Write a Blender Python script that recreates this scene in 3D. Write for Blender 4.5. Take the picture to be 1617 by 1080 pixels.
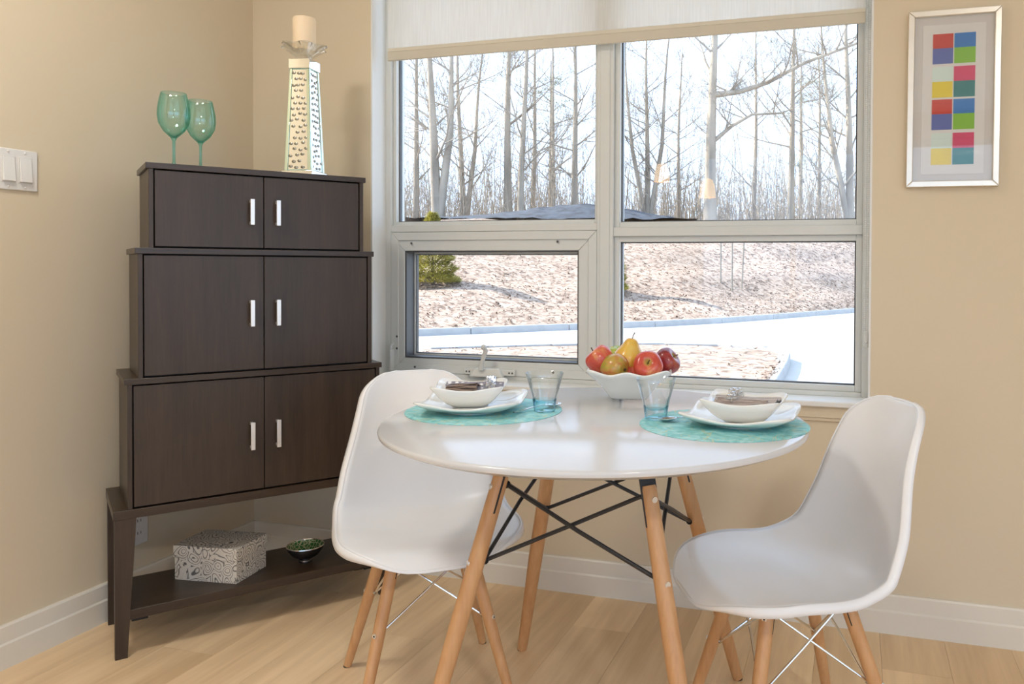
import bpy, bmesh, math, random
from mathutils import Vector, Matrix
random.seed(7)
for o in list(bpy.data.objects): bpy.data.objects.remove(o)
SC = bpy.context.scene; COL = SC.collection
R = math.radians; PI = math.pi; sin = math.sin; cos = math.cos

# ------------------------------------------------------------------ camera
# world: X along the window wall, window wall inner face Y=0, left wall X=0, room at Y<0, floor Z=0
YAW, PITCH, ROLL = -0.2876, -0.0160, 0.0048
FPX, PX, PY = 1244.7, 982.8, 444.9
fw = Vector((sin(YAW)*cos(PITCH), cos(YAW)*cos(PITCH), sin(PITCH)))
rt = Vector((cos(YAW), -sin(YAW), 0)); up = rt.cross(fw)
r2 = cos(ROLL)*rt + sin(ROLL)*up; u2 = -sin(ROLL)*rt + cos(ROLL)*up
cd = bpy.data.cameras.new('camera'); cam = bpy.data.objects.new('camera', cd); COL.objects.link(cam)
mw = Matrix((r2, u2, -fw)).transposed().to_4x4(); mw.translation = (2.2362, -2.5224, 1.1028)
cam.matrix_world = mw
cd.sensor_fit = 'HORIZONTAL'; cd.sensor_width = 36; cd.lens = FPX*36/1617
cd.shift_x = (808.5-PX)/1617; cd.shift_y = (PY-540)/1617
cd.clip_start = 0.05; cd.clip_end = 400
SC.camera = cam

# ------------------------------------------------------------------ sky, sun, exposure
w = bpy.data.worlds.new('sky'); SC.world = w; w.use_nodes = True
bg = w.node_tree.nodes['Background']; bg.inputs[0].default_value = (0.71, 0.92, 1.27, 1); bg.inputs[1].default_value = 1.65
sd = bpy.data.lights.new('sun', 'SUN'); sd.energy = 8.5; sd.angle = R(0.6); sd.color = (1, .93, .84)
so = bpy.data.objects.new('sun', sd); COL.objects.link(so)
so.rotation_euler = Vector((0.93, 0.06, -0.72)).to_track_quat('-Z', 'Y').to_euler()
XR_ = 5.0
def portal(name, loc, sx, sy, rot):
    d = bpy.data.lights.new(name, 'AREA'); d.shape = 'RECTANGLE'; d.size = sx; d.size_y = sy; d.cycles.is_portal = True
    o = bpy.data.objects.new(name, d); COL.objects.link(o); o.location = loc; o.rotation_euler = rot
portal('window_daylight', (1.40, .22, 1.5), 1.8, 1.65, (R(-90), 0, 0))
portal('patio_daylight', (2.6, -5.72, 1.2), 4.0, 2.3, (R(90), 0, 0))
portal('side_daylight', (XR_+.16, -3.4, 1.4), 1.9, 3.4, (0, R(90), 0))
vs = SC.view_settings; vs.view_transform = 'Standard'; vs.look = 'None'; vs.exposure = 0.42; vs.gamma = 1; vs.use_curve_mapping = False
SC.cycles.use_denoising = True; SC.cycles.transparent_max_bounces = 24; SC.cycles.max_bounces = 10; SC.cycles.diffuse_bounces = 6
SC.cycles.sample_clamp_indirect = 6

# ------------------------------------------------------------------ helpers
class MB:
    def __init__(s): s.v = []; s.f = []
    def add(s, vs, fs):
        n = len(s.v); s.v += [tuple(v) for v in vs]; s.f += [tuple(n+i for i in f) for f in fs]; return s
    def box(s, x0, x1, y0, y1, z0, z1):
        return s.add([(x0,y0,z0),(x1,y0,z0),(x1,y1,z0),(x0,y1,z0),(x0,y0,z1),(x1,y0,z1),(x1,y1,z1),(x0,y1,z1)],
                     [(3,2,1,0),(4,5,6,7),(0,1,5,4),(1,2,6,5),(2,3,7,6),(3,0,4,7)])
    def hexa(s, b, t):      # two quads, bottom and top, each counter-clockwise seen from above
        return s.add(list(b)+list(t), [(3,2,1,0),(4,5,6,7),(0,1,5,4),(1,2,6,5),(2,3,7,6),(3,0,4,7)])
    def tube(s, pts, rad, n=8, cap=True):
        pts = [Vector(p) for p in pts]
        if not hasattr(rad, '__len__'): rad = [rad]*len(pts)
        rings = []; prev = None
        for i, p in enumerate(pts):
            t = (pts[min(i+1, len(pts)-1)] - pts[max(i-1, 0)]).normalized()
            a = prev if prev is not None else (Vector((0,0,1)) if abs(t.z) < .9 else Vector((1,0,0)))
            a = (a - t*a.dot(t))
            if a.length < 1e-5: a = t.orthogonal()
            a.normalize(); b = t.cross(a); prev = a
            rings.append([p + (a*cos(2*PI*k/n) + b*sin(2*PI*k/n))*rad[i] for k in range(n)])
        vs = [v for r in rings for v in r]; fs = []
        for i in range(len(pts)-1):
            for k in range(n):
                k2 = (k+1) % n; fs.append((i*n+k, i*n+k2, (i+1)*n+k2, (i+1)*n+k))
        if cap:
            fs.append(tuple(range(n-1, -1, -1))); m = (len(pts)-1)*n; fs.append(tuple(m+k for k in range(n)))
        return s.add(vs, fs)
    def lathe(s, prof, n=40, loc=(0,0,0), warp=None):
        vs = []; fs = []
        for (r, z) in prof:
            for k in range(n):
                a = 2*PI*k/n; q = (r*cos(a), r*sin(a), z)
                if warp: q = warp(q, a)
                vs.append((q[0]+loc[0], q[1]+loc[1], q[2]+loc[2]))
        for i in range(len(prof)-1):
            for k in range(n):
                k2 = (k+1) % n; fs.append((i*n+k, i*n+k2, (i+1)*n+k2, (i+1)*n+k))
        return s.add(vs, fs)
    def grid(s, rows, close=False):
        m = len(rows[0]); vs = [v for r in rows for v in r]; fs = []
        for i in range(len(rows)-1):
            for k in range(m if close else m-1):
                k2 = (k+1) % m; fs.append((i*m+k, i*m+k2, (i+1)*m+k2, (i+1)*m+k))
        return s.add(vs, fs)
    def disc(s, c, r, n=24, axis='z', flip=False):
        vs = []
        for k in range(n):
            a = 2*PI*k/n; x, y = r*cos(a), r*sin(a)
            vs.append({'z':(c[0]+x,c[1]+y,c[2]), 'y':(c[0]+x,c[1],c[2]+y), 'x':(c[0],c[1]+x,c[2]+y)}[axis])
        return s.add(vs, [tuple(range(n))])
    def sphere(s, c, r, n=10, m=6):
        prof = [(r*sin(PI*i/m), -r*cos(PI*i/m)) for i in range(m+1)]
        prof[0] = (1e-5, -r); prof[-1] = (1e-5, r)
        return s.lathe(prof, n, c)
    def xf(s, M): s.v = [tuple(M @ Vector(v)) for v in s.v]; return s
    def mesh(s, name, smooth=False, angle=None):
        me = bpy.data.meshes.new(name); me.from_pydata(s.v, [], s.f); me.validate(); me.update()
        bm = bmesh.new(); bm.from_mesh(me); bmesh.ops.remove_doubles(bm, verts=bm.verts, dist=1e-6)
        bmesh.ops.recalc_face_normals(bm, faces=bm.faces); bm.to_mesh(me); bm.free()
        if smooth: me.shade_smooth()
        if smooth and angle: me.set_sharp_from_angle(angle=R(angle))
        return me
def obj(name, mb, mat, parent=None, smooth=False, angle=35, bevel=0, solid=0, sub=0, loc=None, rot=None, seg=2):
    me = mb if isinstance(mb, bpy.types.Mesh) else mb.mesh(name, smooth, angle)
    if mat and not len(me.materials): me.materials.append(mat)
    o = bpy.data.objects.new(name, me); COL.objects.link(o)
    if parent: o.parent = parent
    if loc: o.location = loc
    if rot: o.rotation_euler = rot
    if solid:
        m = o.modifiers.new('solid', 'SOLIDIFY'); m.thickness = solid; m.offset = -1
    if bevel:
        m = o.modifiers.new('bevel', 'BEVEL'); m.width = bevel; m.segments = seg; m.limit_method = 'ANGLE'; m.angle_limit = R(40)
        me.shade_smooth(); me.set_sharp_from_angle(angle=R(50)); m.harden_normals = False
    if sub:
        m = o.modifiers.new('sub', 'SUBSURF'); m.levels = sub; m.render_levels = sub
    return o
def tag(o, label, cat=None, group=None, kind=None):
    o['label'] = label
    if cat: o['category'] = cat
    if group: o['group'] = group
    if kind: o['kind'] = kind
    return o
def thing(name, label, cat, loc=(0,0,0), rz=0, group=None, kind=None):
    o = bpy.data.objects.new(name, None); COL.objects.link(o); o.location = loc; o.rotation_euler = (0,0,rz)
    o.empty_display_size = .05
    return tag(o, label, cat, group, kind)
def struct(o): o['kind'] = 'structure'; return o
def copy_tree(o, parent=None):
    c = o.copy(); COL.objects.link(c); c.parent = parent
    for ch in list(o.children): copy_tree(ch, c)
    return c

# ------------------------------------------------------------------ materials
def nt(name):
    m = bpy.data.materials.new(name); m.use_nodes = True; t = m.node_tree
    return m, t, t.nodes, t.links, t.nodes['Principled BSDF']
def pm(name, col, rough=.5, metal=0, spec=.5, var=0.04, scale=8, bump=0, bscale=60, coat=0, stretch=(1,1,1), sheen=0):
    """plain procedural material: base colour with a faint noise variation and optional fine relief"""
    m, t, N, L, b = nt(name)
    tc = N.new('ShaderNodeTexCoord'); mp = N.new('ShaderNodeMapping'); mp.inputs['Scale'].default_value = stretch
    L.new(tc.outputs['Object'], mp.inputs[0])
    n = N.new('ShaderNodeTexNoise'); n.inputs['Scale'].default_value = scale; n.inputs['Detail'].default_value = 4; L.new(mp.outputs[0], n.inputs[0])
    r = N.new('ShaderNodeValToRGB'); c = Vector(col[:3])
    r.color_ramp.elements[0].position = .3; r.color_ramp.elements[1].position = .7
    r.color_ramp.elements[0].color = (*(c*(1-var)), 1); r.color_ramp.elements[1].color = (*(c*(1+var)), 1)
    L.new(n.outputs[0], r.inputs[0]); L.new(r.outputs[0], b.inputs['Base Color'])
    b.inputs['Roughness'].default_value = rough; b.inputs['Metallic'].default_value = metal; b.inputs['Specular IOR Level'].default_value = spec
    b.inputs['Coat Weight'].default_value = coat; b.inputs['Sheen Weight'].default_value = sheen
    if bump:
        n2 = N.new('ShaderNodeTexNoise'); n2.inputs['Scale'].default_value = bscale; n2.inputs['Detail'].default_value = 3; L.new(mp.outputs[0], n2.inputs[0])
        bp = N.new('ShaderNodeBump'); bp.inputs['Strength'].default_value = bump; bp.inputs['Distance'].default_value = .002
        L.new(n2.outputs[0], bp.inputs['Height']); L.new(bp.outputs[0], b.inputs['Normal'])
    return m
def ramp(N, cols, pos):
    r = N.new('ShaderNodeValToRGB'); e = r.color_ramp.elements
    while len(e) < len(cols): e.new(.5)
    for i, (c, p) in enumerate(zip(cols, pos)): e[i].position = p; e[i].color = (*c, 1)
    return r
def wood(name, dark, light, axis='z', scale=1.0, rough=.4, rnd=0, fine=60, spec=.5, coat=0, rvar=.15):
    m, t, N, L, b = nt(name)
    tc = N.new('ShaderNodeTexCoord'); mp = N.new('ShaderNodeMapping')
    st = {'x':(.06,1,1), 'y':(1,.06,1), 'z':(1,1,.06)}[axis]; mp.inputs['Scale'].default_value = [q*scale for q in st]
    L.new(tc.outputs['Object'], mp.inputs[0])
    vec = mp.outputs[0]
    oi = N.new('ShaderNodeObjectInfo')
    if rnd:
        va = N.new('ShaderNodeVectorMath'); va.operation = 'SCALE'; va.inputs[3].default_value = 37.0
        cb = N.new('ShaderNodeCombineXYZ')
        for k in range(3): L.new(oi.outputs['Random'], cb.inputs[k])
        L.new(cb.outputs[0], va.inputs[0]); ad = N.new('ShaderNodeVectorMath'); ad.operation = 'ADD'; L.new(vec, ad.inputs[0]); L.new(va.outputs[0], ad.inputs[1]); vec = ad.outputs[0]
    n1 = N.new('ShaderNodeTexNoise'); n1.inputs['Scale'].default_value = fine; n1.inputs['Detail'].default_value = 5; n1.inputs['Roughness'].default_value = .6; L.new(vec, n1.inputs[0])
    n2 = N.new('ShaderNodeTexNoise'); n2.inputs['Scale'].default_value = fine*.14; n2.inputs['Detail'].default_value = 3; n2.inputs['Distortion'].default_value = .8; L.new(vec, n2.inputs[0])
    mx = N.new('ShaderNodeMath'); mx.operation = 'MULTIPLY_ADD'; mx.inputs[1].default_value = .5; L.new(n1.outputs[0], mx.inputs[0])
    h = N.new('ShaderNodeMath'); h.operation = 'MULTIPLY'; h.inputs[1].default_value = .5; L.new(n2.outputs[0], h.inputs[0]); L.new(h.outputs[0], mx.inputs[2])
    r = ramp(N, [dark, light], [.32, .68]); L.new(mx.outputs[0], r.inputs[0])
    out = r.outputs[0]
    if rnd:
        hs = N.new('ShaderNodeHueSaturation'); L.new(out, hs.inputs['Color'])
        mr = N.new('ShaderNodeMapRange'); mr.inputs[3].default_value = 1-rnd; mr.inputs[4].default_value = 1+rnd; L.new(oi.outputs['Random'], mr.inputs[0]); L.new(mr.outputs[0], hs.inputs['Value']); out = hs.outputs[0]
    L.new(out, b.inputs['Base Color'])
    mr = N.new('ShaderNodeMapRange'); mr.inputs[3].default_value = rough-rvar/2; mr.inputs[4].default_value = rough+rvar/2; L.new(n1.outputs[0], mr.inputs[0]); L.new(mr.outputs[0], b.inputs['Roughness'])
    b.inputs['Specular IOR Level'].default_value = spec; b.inputs['Coat Weight'].default_value = coat; b.inputs['Coat Roughness'].default_value = .2
    bp = N.new('ShaderNodeBump'); bp.inputs['Strength'].default_value = .08; bp.inputs['Distance'].default_value = .002; L.new(n1.outputs[0], bp.inputs['Height']); L.new(bp.outputs[0], b.inputs['Normal'])
    return m
def thin_glass(name, col, refl=.05, rough=0.0, edge=.5, dens=None):
    """thin clear glass: transmits tinted light, reflects by facing angle"""
    m, t, N, L, b = nt(name); N.remove(b); out = N['Material Output']
    tr = N.new('ShaderNodeBsdfTransparent'); tr.inputs[0].default_value = (*col, 1)
    if dens:
        lw0 = N.new('ShaderNodeLayerWeight'); lw0.inputs[0].default_value = .35
        r = ramp(N, [col, dens], [.1, .95]); L.new(lw0.outputs['Facing'], r.inputs[0]); L.new(r.outputs[0], tr.inputs[0])
    gl = N.new('ShaderNodeBsdfGlossy'); gl.inputs['Roughness'].default_value = rough; gl.inputs[0].default_value = (1,1,1,1)
    lw = N.new('ShaderNodeLayerWeight'); lw.inputs[0].default_value = .15
    mr = N.new('ShaderNodeMapRange'); mr.inputs[3].default_value = refl; mr.inputs[4].default_value = edge; L.new(lw.outputs['Fresnel'], mr.inputs[0])
    no = N.new('ShaderNodeTexNoise'); no.inputs['Scale'].default_value = 3
    mx = N.new('ShaderNodeMixShader'); L.new(mr.outputs[0], mx.inputs[0]); L.new(tr.outputs[0], mx.inputs[1]); L.new(gl.outputs[0], mx.inputs[2]); L.new(mx.outputs[0], out.inputs[0])
    return m
def glow(name, col, st):
    m, t, N, L, b = nt(name); b.inputs['Base Color'].default_value = (*col, 1); b.inputs['Emission Color'].default_value = (*col, 1); b.inputs['Emission Strength'].default_value = st
    return m

MWALL = pm('tan_wall_paint', (.67,.575,.425), .75, spec=.25, var=.012, scale=1.5, bump=.03, bscale=220)
MTRIM = pm('cream_trim_paint', (.74,.70,.62), .4, var=.01)
MWHITE = pm('white_vinyl', (.63,.64,.61), .38, var=.01)
MJAMB = pm('white_jamb_paint', (.75,.75,.72), .5, var=.01)
MCEIL = pm('ceiling_white', (.90,.89,.86), .8, var=.01)
MGASK = pm('grey_gasket', (.085,.085,.085), .45, var=.05)
MPANE = thin_glass('window_glass', (.985,.995,.99), .020, 0, .5)
MCAB = wood('espresso_laminate', (.023,.0130,.0070), (.048,.0285,.0165), 'z', 1, .36, fine=190, spec=.5, rvar=.1)
MCABH = wood('espresso_laminate_flat', (.023,.0130,.0070), (.048,.0285,.0165), 'x', 1, .30, fine=190, spec=.5, rvar=.1)
MGAP = pm('black_gap', (.004,.004,.004), .7)
MALU = pm('satin_aluminium', (.80,.79,.77), .32, metal=.75, var=.02)
MCHROME = pm('chrome', (.78,.78,.78), .15, metal=1, var=.02)
MBLACKM = pm('black_metal', (.018,.018,.02), .38, var=.1)
MSHELL = pm('white_polypropylene', (.79,.795,.80), .34, spec=.45, var=.006, bump=.02, bscale=500)
MTABLE = pm('white_lacquer', (.63,.635,.64), .15, spec=.5, var=.004)
MBEECH = wood('beech', (.49,.25,.105), (.65,.38,.185), 'z', 1, .38, fine=85, spec=.45)
MPLANK = wood('oak_vinyl', (.60,.415,.235), (.90,.69,.44), 'y', 1, .42, rnd=.035, fine=26, spec=.4)
MSUB = pm('subfloor', (.12,.08,.05), .8)
MPORC = pm('white_porcelain', (.84,.84,.80), .12, spec=.55, var=.004)
MSTEEL = pm('polished_steel', (.70,.70,.70), .14, metal=1, var=.02)
MRUB = pm('black_rubber', (.012,.012,.012), .6)

# ------------------------------------------------------------------ room shell
CEIL, XR, YB = 2.6, 5.0, -5.5
fl = struct(obj('floor', MB().box(0, XR, YB, 0, -.08, -.006), MSUB)); tag(fl, 'pale oak plank floor of the dining corner', kind='structure')
PW = .182; cache = {}; col_i = 0; x = -.05
while x < XR:
    x0, x1 = max(x, 0), min(x+PW, XR); y = 0.0; first = [.46, 1.05, .72, .24, .88][col_i % 5]; ln = first
    while y > YB:
        y2 = max(y-ln, YB); key = (round(x1-x0,4), round(y-y2,4))
        if key not in cache:
            g = .0003; cache[key] = MB().box(g, key[0]-g, -key[1]+g, -g, -.006, 0).mesh('plank'); cache[key].materials.append(MPLANK)
        obj('plank', cache[key], MPLANK, fl, loc=(x0, y, 0)); y = y2; ln = 1.22
    x += PW; col_i += 1
WX0, WX1, WZ0, WZ1 = .5226, 2.2825, .698, 2.30
tag(obj('wall_left', MB().box(-.15, 0, YB, .2, -.08, CEIL), MWALL), 'smooth tan painted wall behind the dark cabinet', kind='structure')
wb = MB().box(0, WX0, 0, .2, -.08, CEIL).box(WX1, XR, 0, .2, -.08, CEIL).box(WX0, WX1, 0, .2, -.08, WZ0-.016).box(WX0, WX1, 0, .2, WZ1, CEIL)
tag(obj('wall_back', wb, MWALL), 'tan painted wall around the large window', kind='structure')
tag(obj('wall_right', MB().box(XR, XR+.15, YB, -5.1, -.08, CEIL).box(XR, XR+.15, -1.7, .2, -.08, CEIL).box(XR, XR+.15, -5.1, -1.7, -.08, .45).box(XR, XR+.15, -5.1, -1.7, 2.35, CEIL), MWALL), 'tan painted side wall outside the frame', kind='structure')
wr = MB().box(-.15, .6, YB-.2, YB, -.08, CEIL).box(4.6, XR+.15, YB-.2, YB, -.08, CEIL).box(.6, 4.6, YB-.2, YB, -.08, .05).box(.6, 4.6, YB-.2, YB, 2.35, CEIL)
tag(obj('wall_rear', wr, MWALL), 'tan painted wall behind the camera with a patio opening added for daylight', kind='structure')
tag(obj('ceiling', MB().box(-.15, XR+.15, YB-.2, .2, CEIL, CEIL+.1), MCEIL), 'plain white painted ceiling above the room', kind='structure')
# patio door behind the camera: unseen, added to bring daylight onto the window wall
pd = thing('added_window_rear', 'unseen white framed patio door behind the camera, added for its daylight', None, (0,0,0), kind='structure')
for a in (.6, 1.58, 2.57, 3.56, 4.54): obj('stile', MB().box(a, a+.06, YB-.14, YB-.06, .05, 2.35), MWHITE, pd, bevel=.004)
for z in (.05, 2.29): obj('rail', MB().box(.66, 4.54, YB-.14, YB-.06, z, z+.06), MWHITE, pd)
for a in (.66, 1.64, 2.63, 3.62): obj('pane', MB().box(a, a+.92, YB-.105, YB-.099, .11, 2.29), MPANE, pd)
ws = thing('added_window_side', 'unseen wide white framed side window outside the frame, added for its daylight', None, (0,0,0), kind='structure')  # unseen side window, added to brighten the left wall and cabinet
for a in (-5.1, -3.99, -2.88, -1.76): obj('stile', MB().box(XR+.04, XR+.11, a, a+.06, .45, 2.35), MWHITE, ws, bevel=.004)
for z in (.45, 2.29): obj('rail', MB().box(XR+.04, XR+.11, -5.04, -1.76, z, z+.06), MWHITE, ws)
for a in (-5.04, -3.93, -2.82): obj('pane', MB().box(XR+.07, XR+.076, a, a+1.05, .51, 2.29), MPANE, ws)
# baseboards: plain lower board and a thinner upper step
def baseboard(name, prof, L0, L1, axis, label):
    vs = []
    for t in (L0, L1):
        for (d, z) in prof: vs.append((d, t, z) if axis == 'y' else (t, -d, z))
    n = len(prof); fs = [(i, (i+1) % n, n+(i+1) % n, n+i) for i in range(n)] + [tuple(range(n)), tuple(range(2*n-1, n-1, -1))]
    return tag(obj(name, MB().add(vs, fs), MTRIM), label, kind='structure')
prof = [(0,0),(.016,0),(.016,.066),(.0115,.071),(.0115,.114),(.008,.119),(0,.119)]
baseboard('baseboard_left', prof, YB, 0, 'y', 'cream two-step baseboard along the left wall')
baseboard('baseboard_back', prof, 0, XR, 'x', 'cream two-step baseboard below the window')

# ------------------------------------------------------------------ window
win = thing('window_1', 'large white four-light window with an awning sash at lower left', None, (0,0,0), kind='structure')
def wp(name, boxes, mat=MWHITE, parent=win, bevel=.002):
    mb = MB()
    for b in boxes: mb.box(*b)
    return obj(name, mb, mat, parent, bevel=bevel)
wp('jamb_liner', [(WX0-.001, WX0+.006, .001, .09, WZ0, WZ1), (WX1-.006, WX1+.001, .001, .09, WZ0, WZ1), (WX0, WX1, .001, .09, WZ1-.006, WZ1+.001)], MJAMB, bevel=0)
YF, YBk = .088, .165
wp('frame', [(WX0, .552, YF, YBk, WZ0, WZ1)]); wp('frame', [(2.256, WX1, YF, YBk, WZ0, WZ1)])
wp('frame', [(.552, 2.256, YF, YBk, WZ0, .713)]); wp('frame', [(.552, 2.256, YF, YBk, WZ1-.03, WZ1)])
wp('mullion', [(1.371, 1.430, YF-.003, YBk, .713, WZ1-.03)])
wp('mullion', [(1.383, 1.418, YF-.007, YF, .713, WZ1-.03)])
wp('transom', [(1.430, 2.256, YF, YBk, 1.216, 1.247)]); wp('transom', [(.552, 1.371, YF, YBk, 1.238, 1.264)])
def stops(x0, x1, z0, z1, wv, y=.102):
    wp('glazing_bead', [(x0, x0+wv, y, YBk-.005, z0, z1)], bevel=.0015); wp('glazing_bead', [(x1-wv, x1, y, YBk-.005, z0, z1)], bevel=.0015)
    wp('glazing_bead', [(x0+wv, x1-wv, y, YBk-.005, z0, z0+wv)], bevel=.0015); wp('glazing_bead', [(x0+wv, x1-wv, y, YBk-.005, z1-wv, z1)], bevel=.0015)
    # dark spacer line round the glass
    s = .004; a0, a1, b0, b1 = x0+wv, x1-wv, z0+wv, z1-wv
    wp('glass_spacer', [(a0, a0+s, .122, .138, b0, b1), (a1-s, a1, .122, .138, b0, b1), (a0, a1, .122, .138, b0, b0+s), (a0, a1, .122, .138, b1-s, b1)], MGASK, bevel=0)
    wp('pane', [(a0, a1, .127, .132, b0, b1)], MPANE, bevel=0)
stops(.552, 1.371, 1.264, WZ1-.03, .013); stops(1.430, 2.256, 1.247, WZ1-.03, .019); stops(1.430, 2.256, .713, 1.216, .019)
# awning sash, lower left: mitred outer and inner ring
sash = obj('sash', MB().box(.552, 1.371, .115, .120, .713, .7135), MWHITE, win); tag(sash, 'white awning sash with grey gasket')
def mitre(x0, x1, z0, z1, wv, y0, y1, name, mat, g=.0006):
    i0, i1, k0, k1 = x0+wv, x1-wv, z0+wv, z1-wv
    for q in ([(x0+g,z0),(x1-g,z0),(i1-g,k0),(i0+g,k0)], [(x1,z0+g),(x1,z1-g),(i1,k1-g),(i1,k0+g)], [(x1-g,z1),(x0+g,z1),(i0+g,k1),(i1-g,k1)], [(x0,z1-g),(x0,z0+g),(i0,k0+g),(i0,k1-g)]):
        b = [(a, y0, c) for a, c in q]; t = [(a, y1, c) for a, c in q]
        obj(name, MB().add(b+t, [(0,1,2,3),(7,6,5,4),(0,4,5,1),(1,5,6,2),(2,6,7,3),(3,7,4,0)]), mat, sash, bevel=.0015)
mitre(.553, 1.370, .714, 1.237, .030, .086, .16, 'rail', MWHITE); mitre(.561, 1.347, .720, 1.213, .045, .092, .155, 'inner_rail', MWHITE)
def ring(x0, x1, z0, z1, wv, y0, y1, name, mat, parent):
    wp(name, [(x0, x0+wv, y0, y1, z0, z1), (x1-wv, x1, y0, y1, z0, z1), (x0+wv, x1-wv, y0, y1, z0, z0+wv), (x0+wv, x1-wv, y0, y1, z1-wv, z1)], mat, parent, bevel=0)
ring(.605, 1.303, .764, 1.169, .007, .098, .172, 'gasket', MGASK, sash)
ring(.612, 1.296, .771, 1.162, .006, .152, .172, 'glazing_bead', MWHITE, sash); ring(.618, 1.290, .777, 1.156, .003, .156, .17, 'glass_spacer', MGASK, sash)
wp('pane', [(.616, 1.292, .160, .165, .775, 1.158)], MPANE, sash, bevel=0)
for (a, z) in ((.640, 1.196), (1.225, 1.199), (.655, .733), (1.21, .735)):
    obj('screw', MB().lathe([(.0001,.0015),(.004,.001),(.0045,0)], 12).xf(Matrix.Translation((a, .0855, z)) @ Matrix.Rotation(R(90), 4, 'X')), MGASK, sash)
# lock lever at the left stile, operator with folding crank
lv = wp('lock_lever', [(.556, .566, .066, .088, .715, .795)], bevel=.003)
obj('lever_tip', MB().tube([(.561,.072,.795),(.563,.070,.812),(.572,.072,.822)], [.005,.0055,.005], 8), MWHITE, lv, smooth=True)
for z in (.80, .845): obj('screw', MB().lathe([(.0001,.0015),(.004,.001),(.0045,0)], 12).xf(Matrix.Translation((.578, .0855, z)) @ Matrix.Rotation(R(90), 4, 'X')), MGASK, win)
op = wp('crank_operator', [(.866, 1.068, .072, .088, .716, .738)], bevel=.003)
obj('gear_cover', MB().hexa([(.895,.050,.712),(1.03,.050,.712),(1.03,.076,.712),(.895,.076,.712)], [(.915,.060,.742),(1.01,.060,.742),(1.01,.076,.742),(.915,.076,.742)]), MWHITE, op, bevel=.004)
obj('crank_handle', MB().tube([(.945,.052,.740),(.950,.046,.758),(.962,.040,.790),(.970,.040,.808),(.966,.032,.822)], [.011,.008,.008,.009,.008], 10), MWHITE, op, smooth=True)
obj('crank_knob', MB().sphere((.966,.030,.822), .010, 12, 8), MWHITE, op, smooth=True)
for a in (.876, .888, 1.046, 1.058): obj('screw', MB().lathe([(.0001,.0015),(.003,.001),(.0035,0)], 10).xf(Matrix.Translation((a, .072, .727)) @ Matrix.Rotation(R(90), 4, 'X')), MGASK, op)
tag(obj('trim_1', MB().box(WX0-.03, WX1+.03, -.028, .09, .681, .698), MJAMB, bevel=.004), 'white window sill board below the window', kind='structure')
ap = obj('trim_2', MB().box(WX0-.02, WX1+.02, -.012, 0, .645, .681).box(WX0-.02, WX1+.02, -.008, 0, .634, .645), MWALL, bevel=.002)
tag(ap, 'tan painted apron moulding under the window sill', kind='structure')

# ------------------------------------------------------------------ roller blind
def blind_mat():
    m, t, N, L, b = nt('blind_fabric'); N.remove(b); out = N['Material Output']
    tc = N.new('ShaderNodeTexCoord'); wv = N.new('ShaderNodeTexNoise'); mp = N.new('ShaderNodeMapping'); mp.inputs['Scale'].default_value = (60, 1, 3); L.new(tc.outputs['Object'], mp.inputs[0]); L.new(mp.outputs[0], wv.inputs[0]); wv.inputs['Scale'].default_value = 3
    r = ramp(N, [(.80,.775,.72), (.86,.84,.79)], [.3,.7]); L.new(wv.outputs[0], r.inputs[0])
    d = N.new('ShaderNodeBsdfDiffuse'); tl = N.new('ShaderNodeBsdfTranslucent'); tp = N.new('ShaderNodeBsdfTransparent')
    L.new(r.outputs[0], d.inputs[0]); L.new(r.outputs[0], tl.inputs[0])
    m1 = N.new('ShaderNodeMixShader'); m1.inputs[0].default_value = .5; L.new(d.outputs[0], m1.inputs[1]); L.new(tl.outputs[0], m1.inputs[2])
    m2 = N.new('ShaderNodeMixShader'); m2.inputs[0].default_value = .16; L.new(m1.outputs[0], m2.inputs[1]); L.new(tp.outputs[0], m2.inputs[2]); L.new(m2.outputs[0], out.inputs[0])
    return m
bl = thing('roller_blind', 'cream roller blind pulled partly down over the window', 'blind', (1.411, .05, 1.87))
hw = .848
obj('fabric', MB().box(-hw, hw, -.0006, 0, .045, .43), blind_mat(), bl)
MHEM = pm('blind_hem', (.60,.55,.45), .7, var=.02)
obj('hem_bar', MB().box(-hw, hw, -.005, .005, 0, .034), MHEM, bl, bevel=.003)
obj('hem_edge', MB().box(-hw, hw, -.003, .003, .034, .047), pm('blind_hem_edge', (.66,.61,.50), .7, var=.02), bl, bevel=.001)
obj('roller_tube', MB().tube([(-hw,.006,.40),(hw,.006,.40)], .022, 20), MHEM, bl, smooth=True)
bead = MB()
for k, xo in enumerate((.853, .861)):
    z = .40
    while z > -.99: bead.sphere((xo, -.012-.006*k, z), .0023, 6, 4); z -= .0062
ch = obj('bead_chain', bead, pm('clear_white_bead', (.78,.78,.74), .3), bl, smooth=True); ch['kind'] = 'stuff'
obj('chain_tensioner', MB().box(.850, .866, -.022, -.008, -1.008, -.955), MWHITE, bl, bevel=.004)
obj('tensioner_screw', MB().sphere((.858,-.022,-.99), .004, 10, 6), MCHROME, bl, smooth=True)

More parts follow.
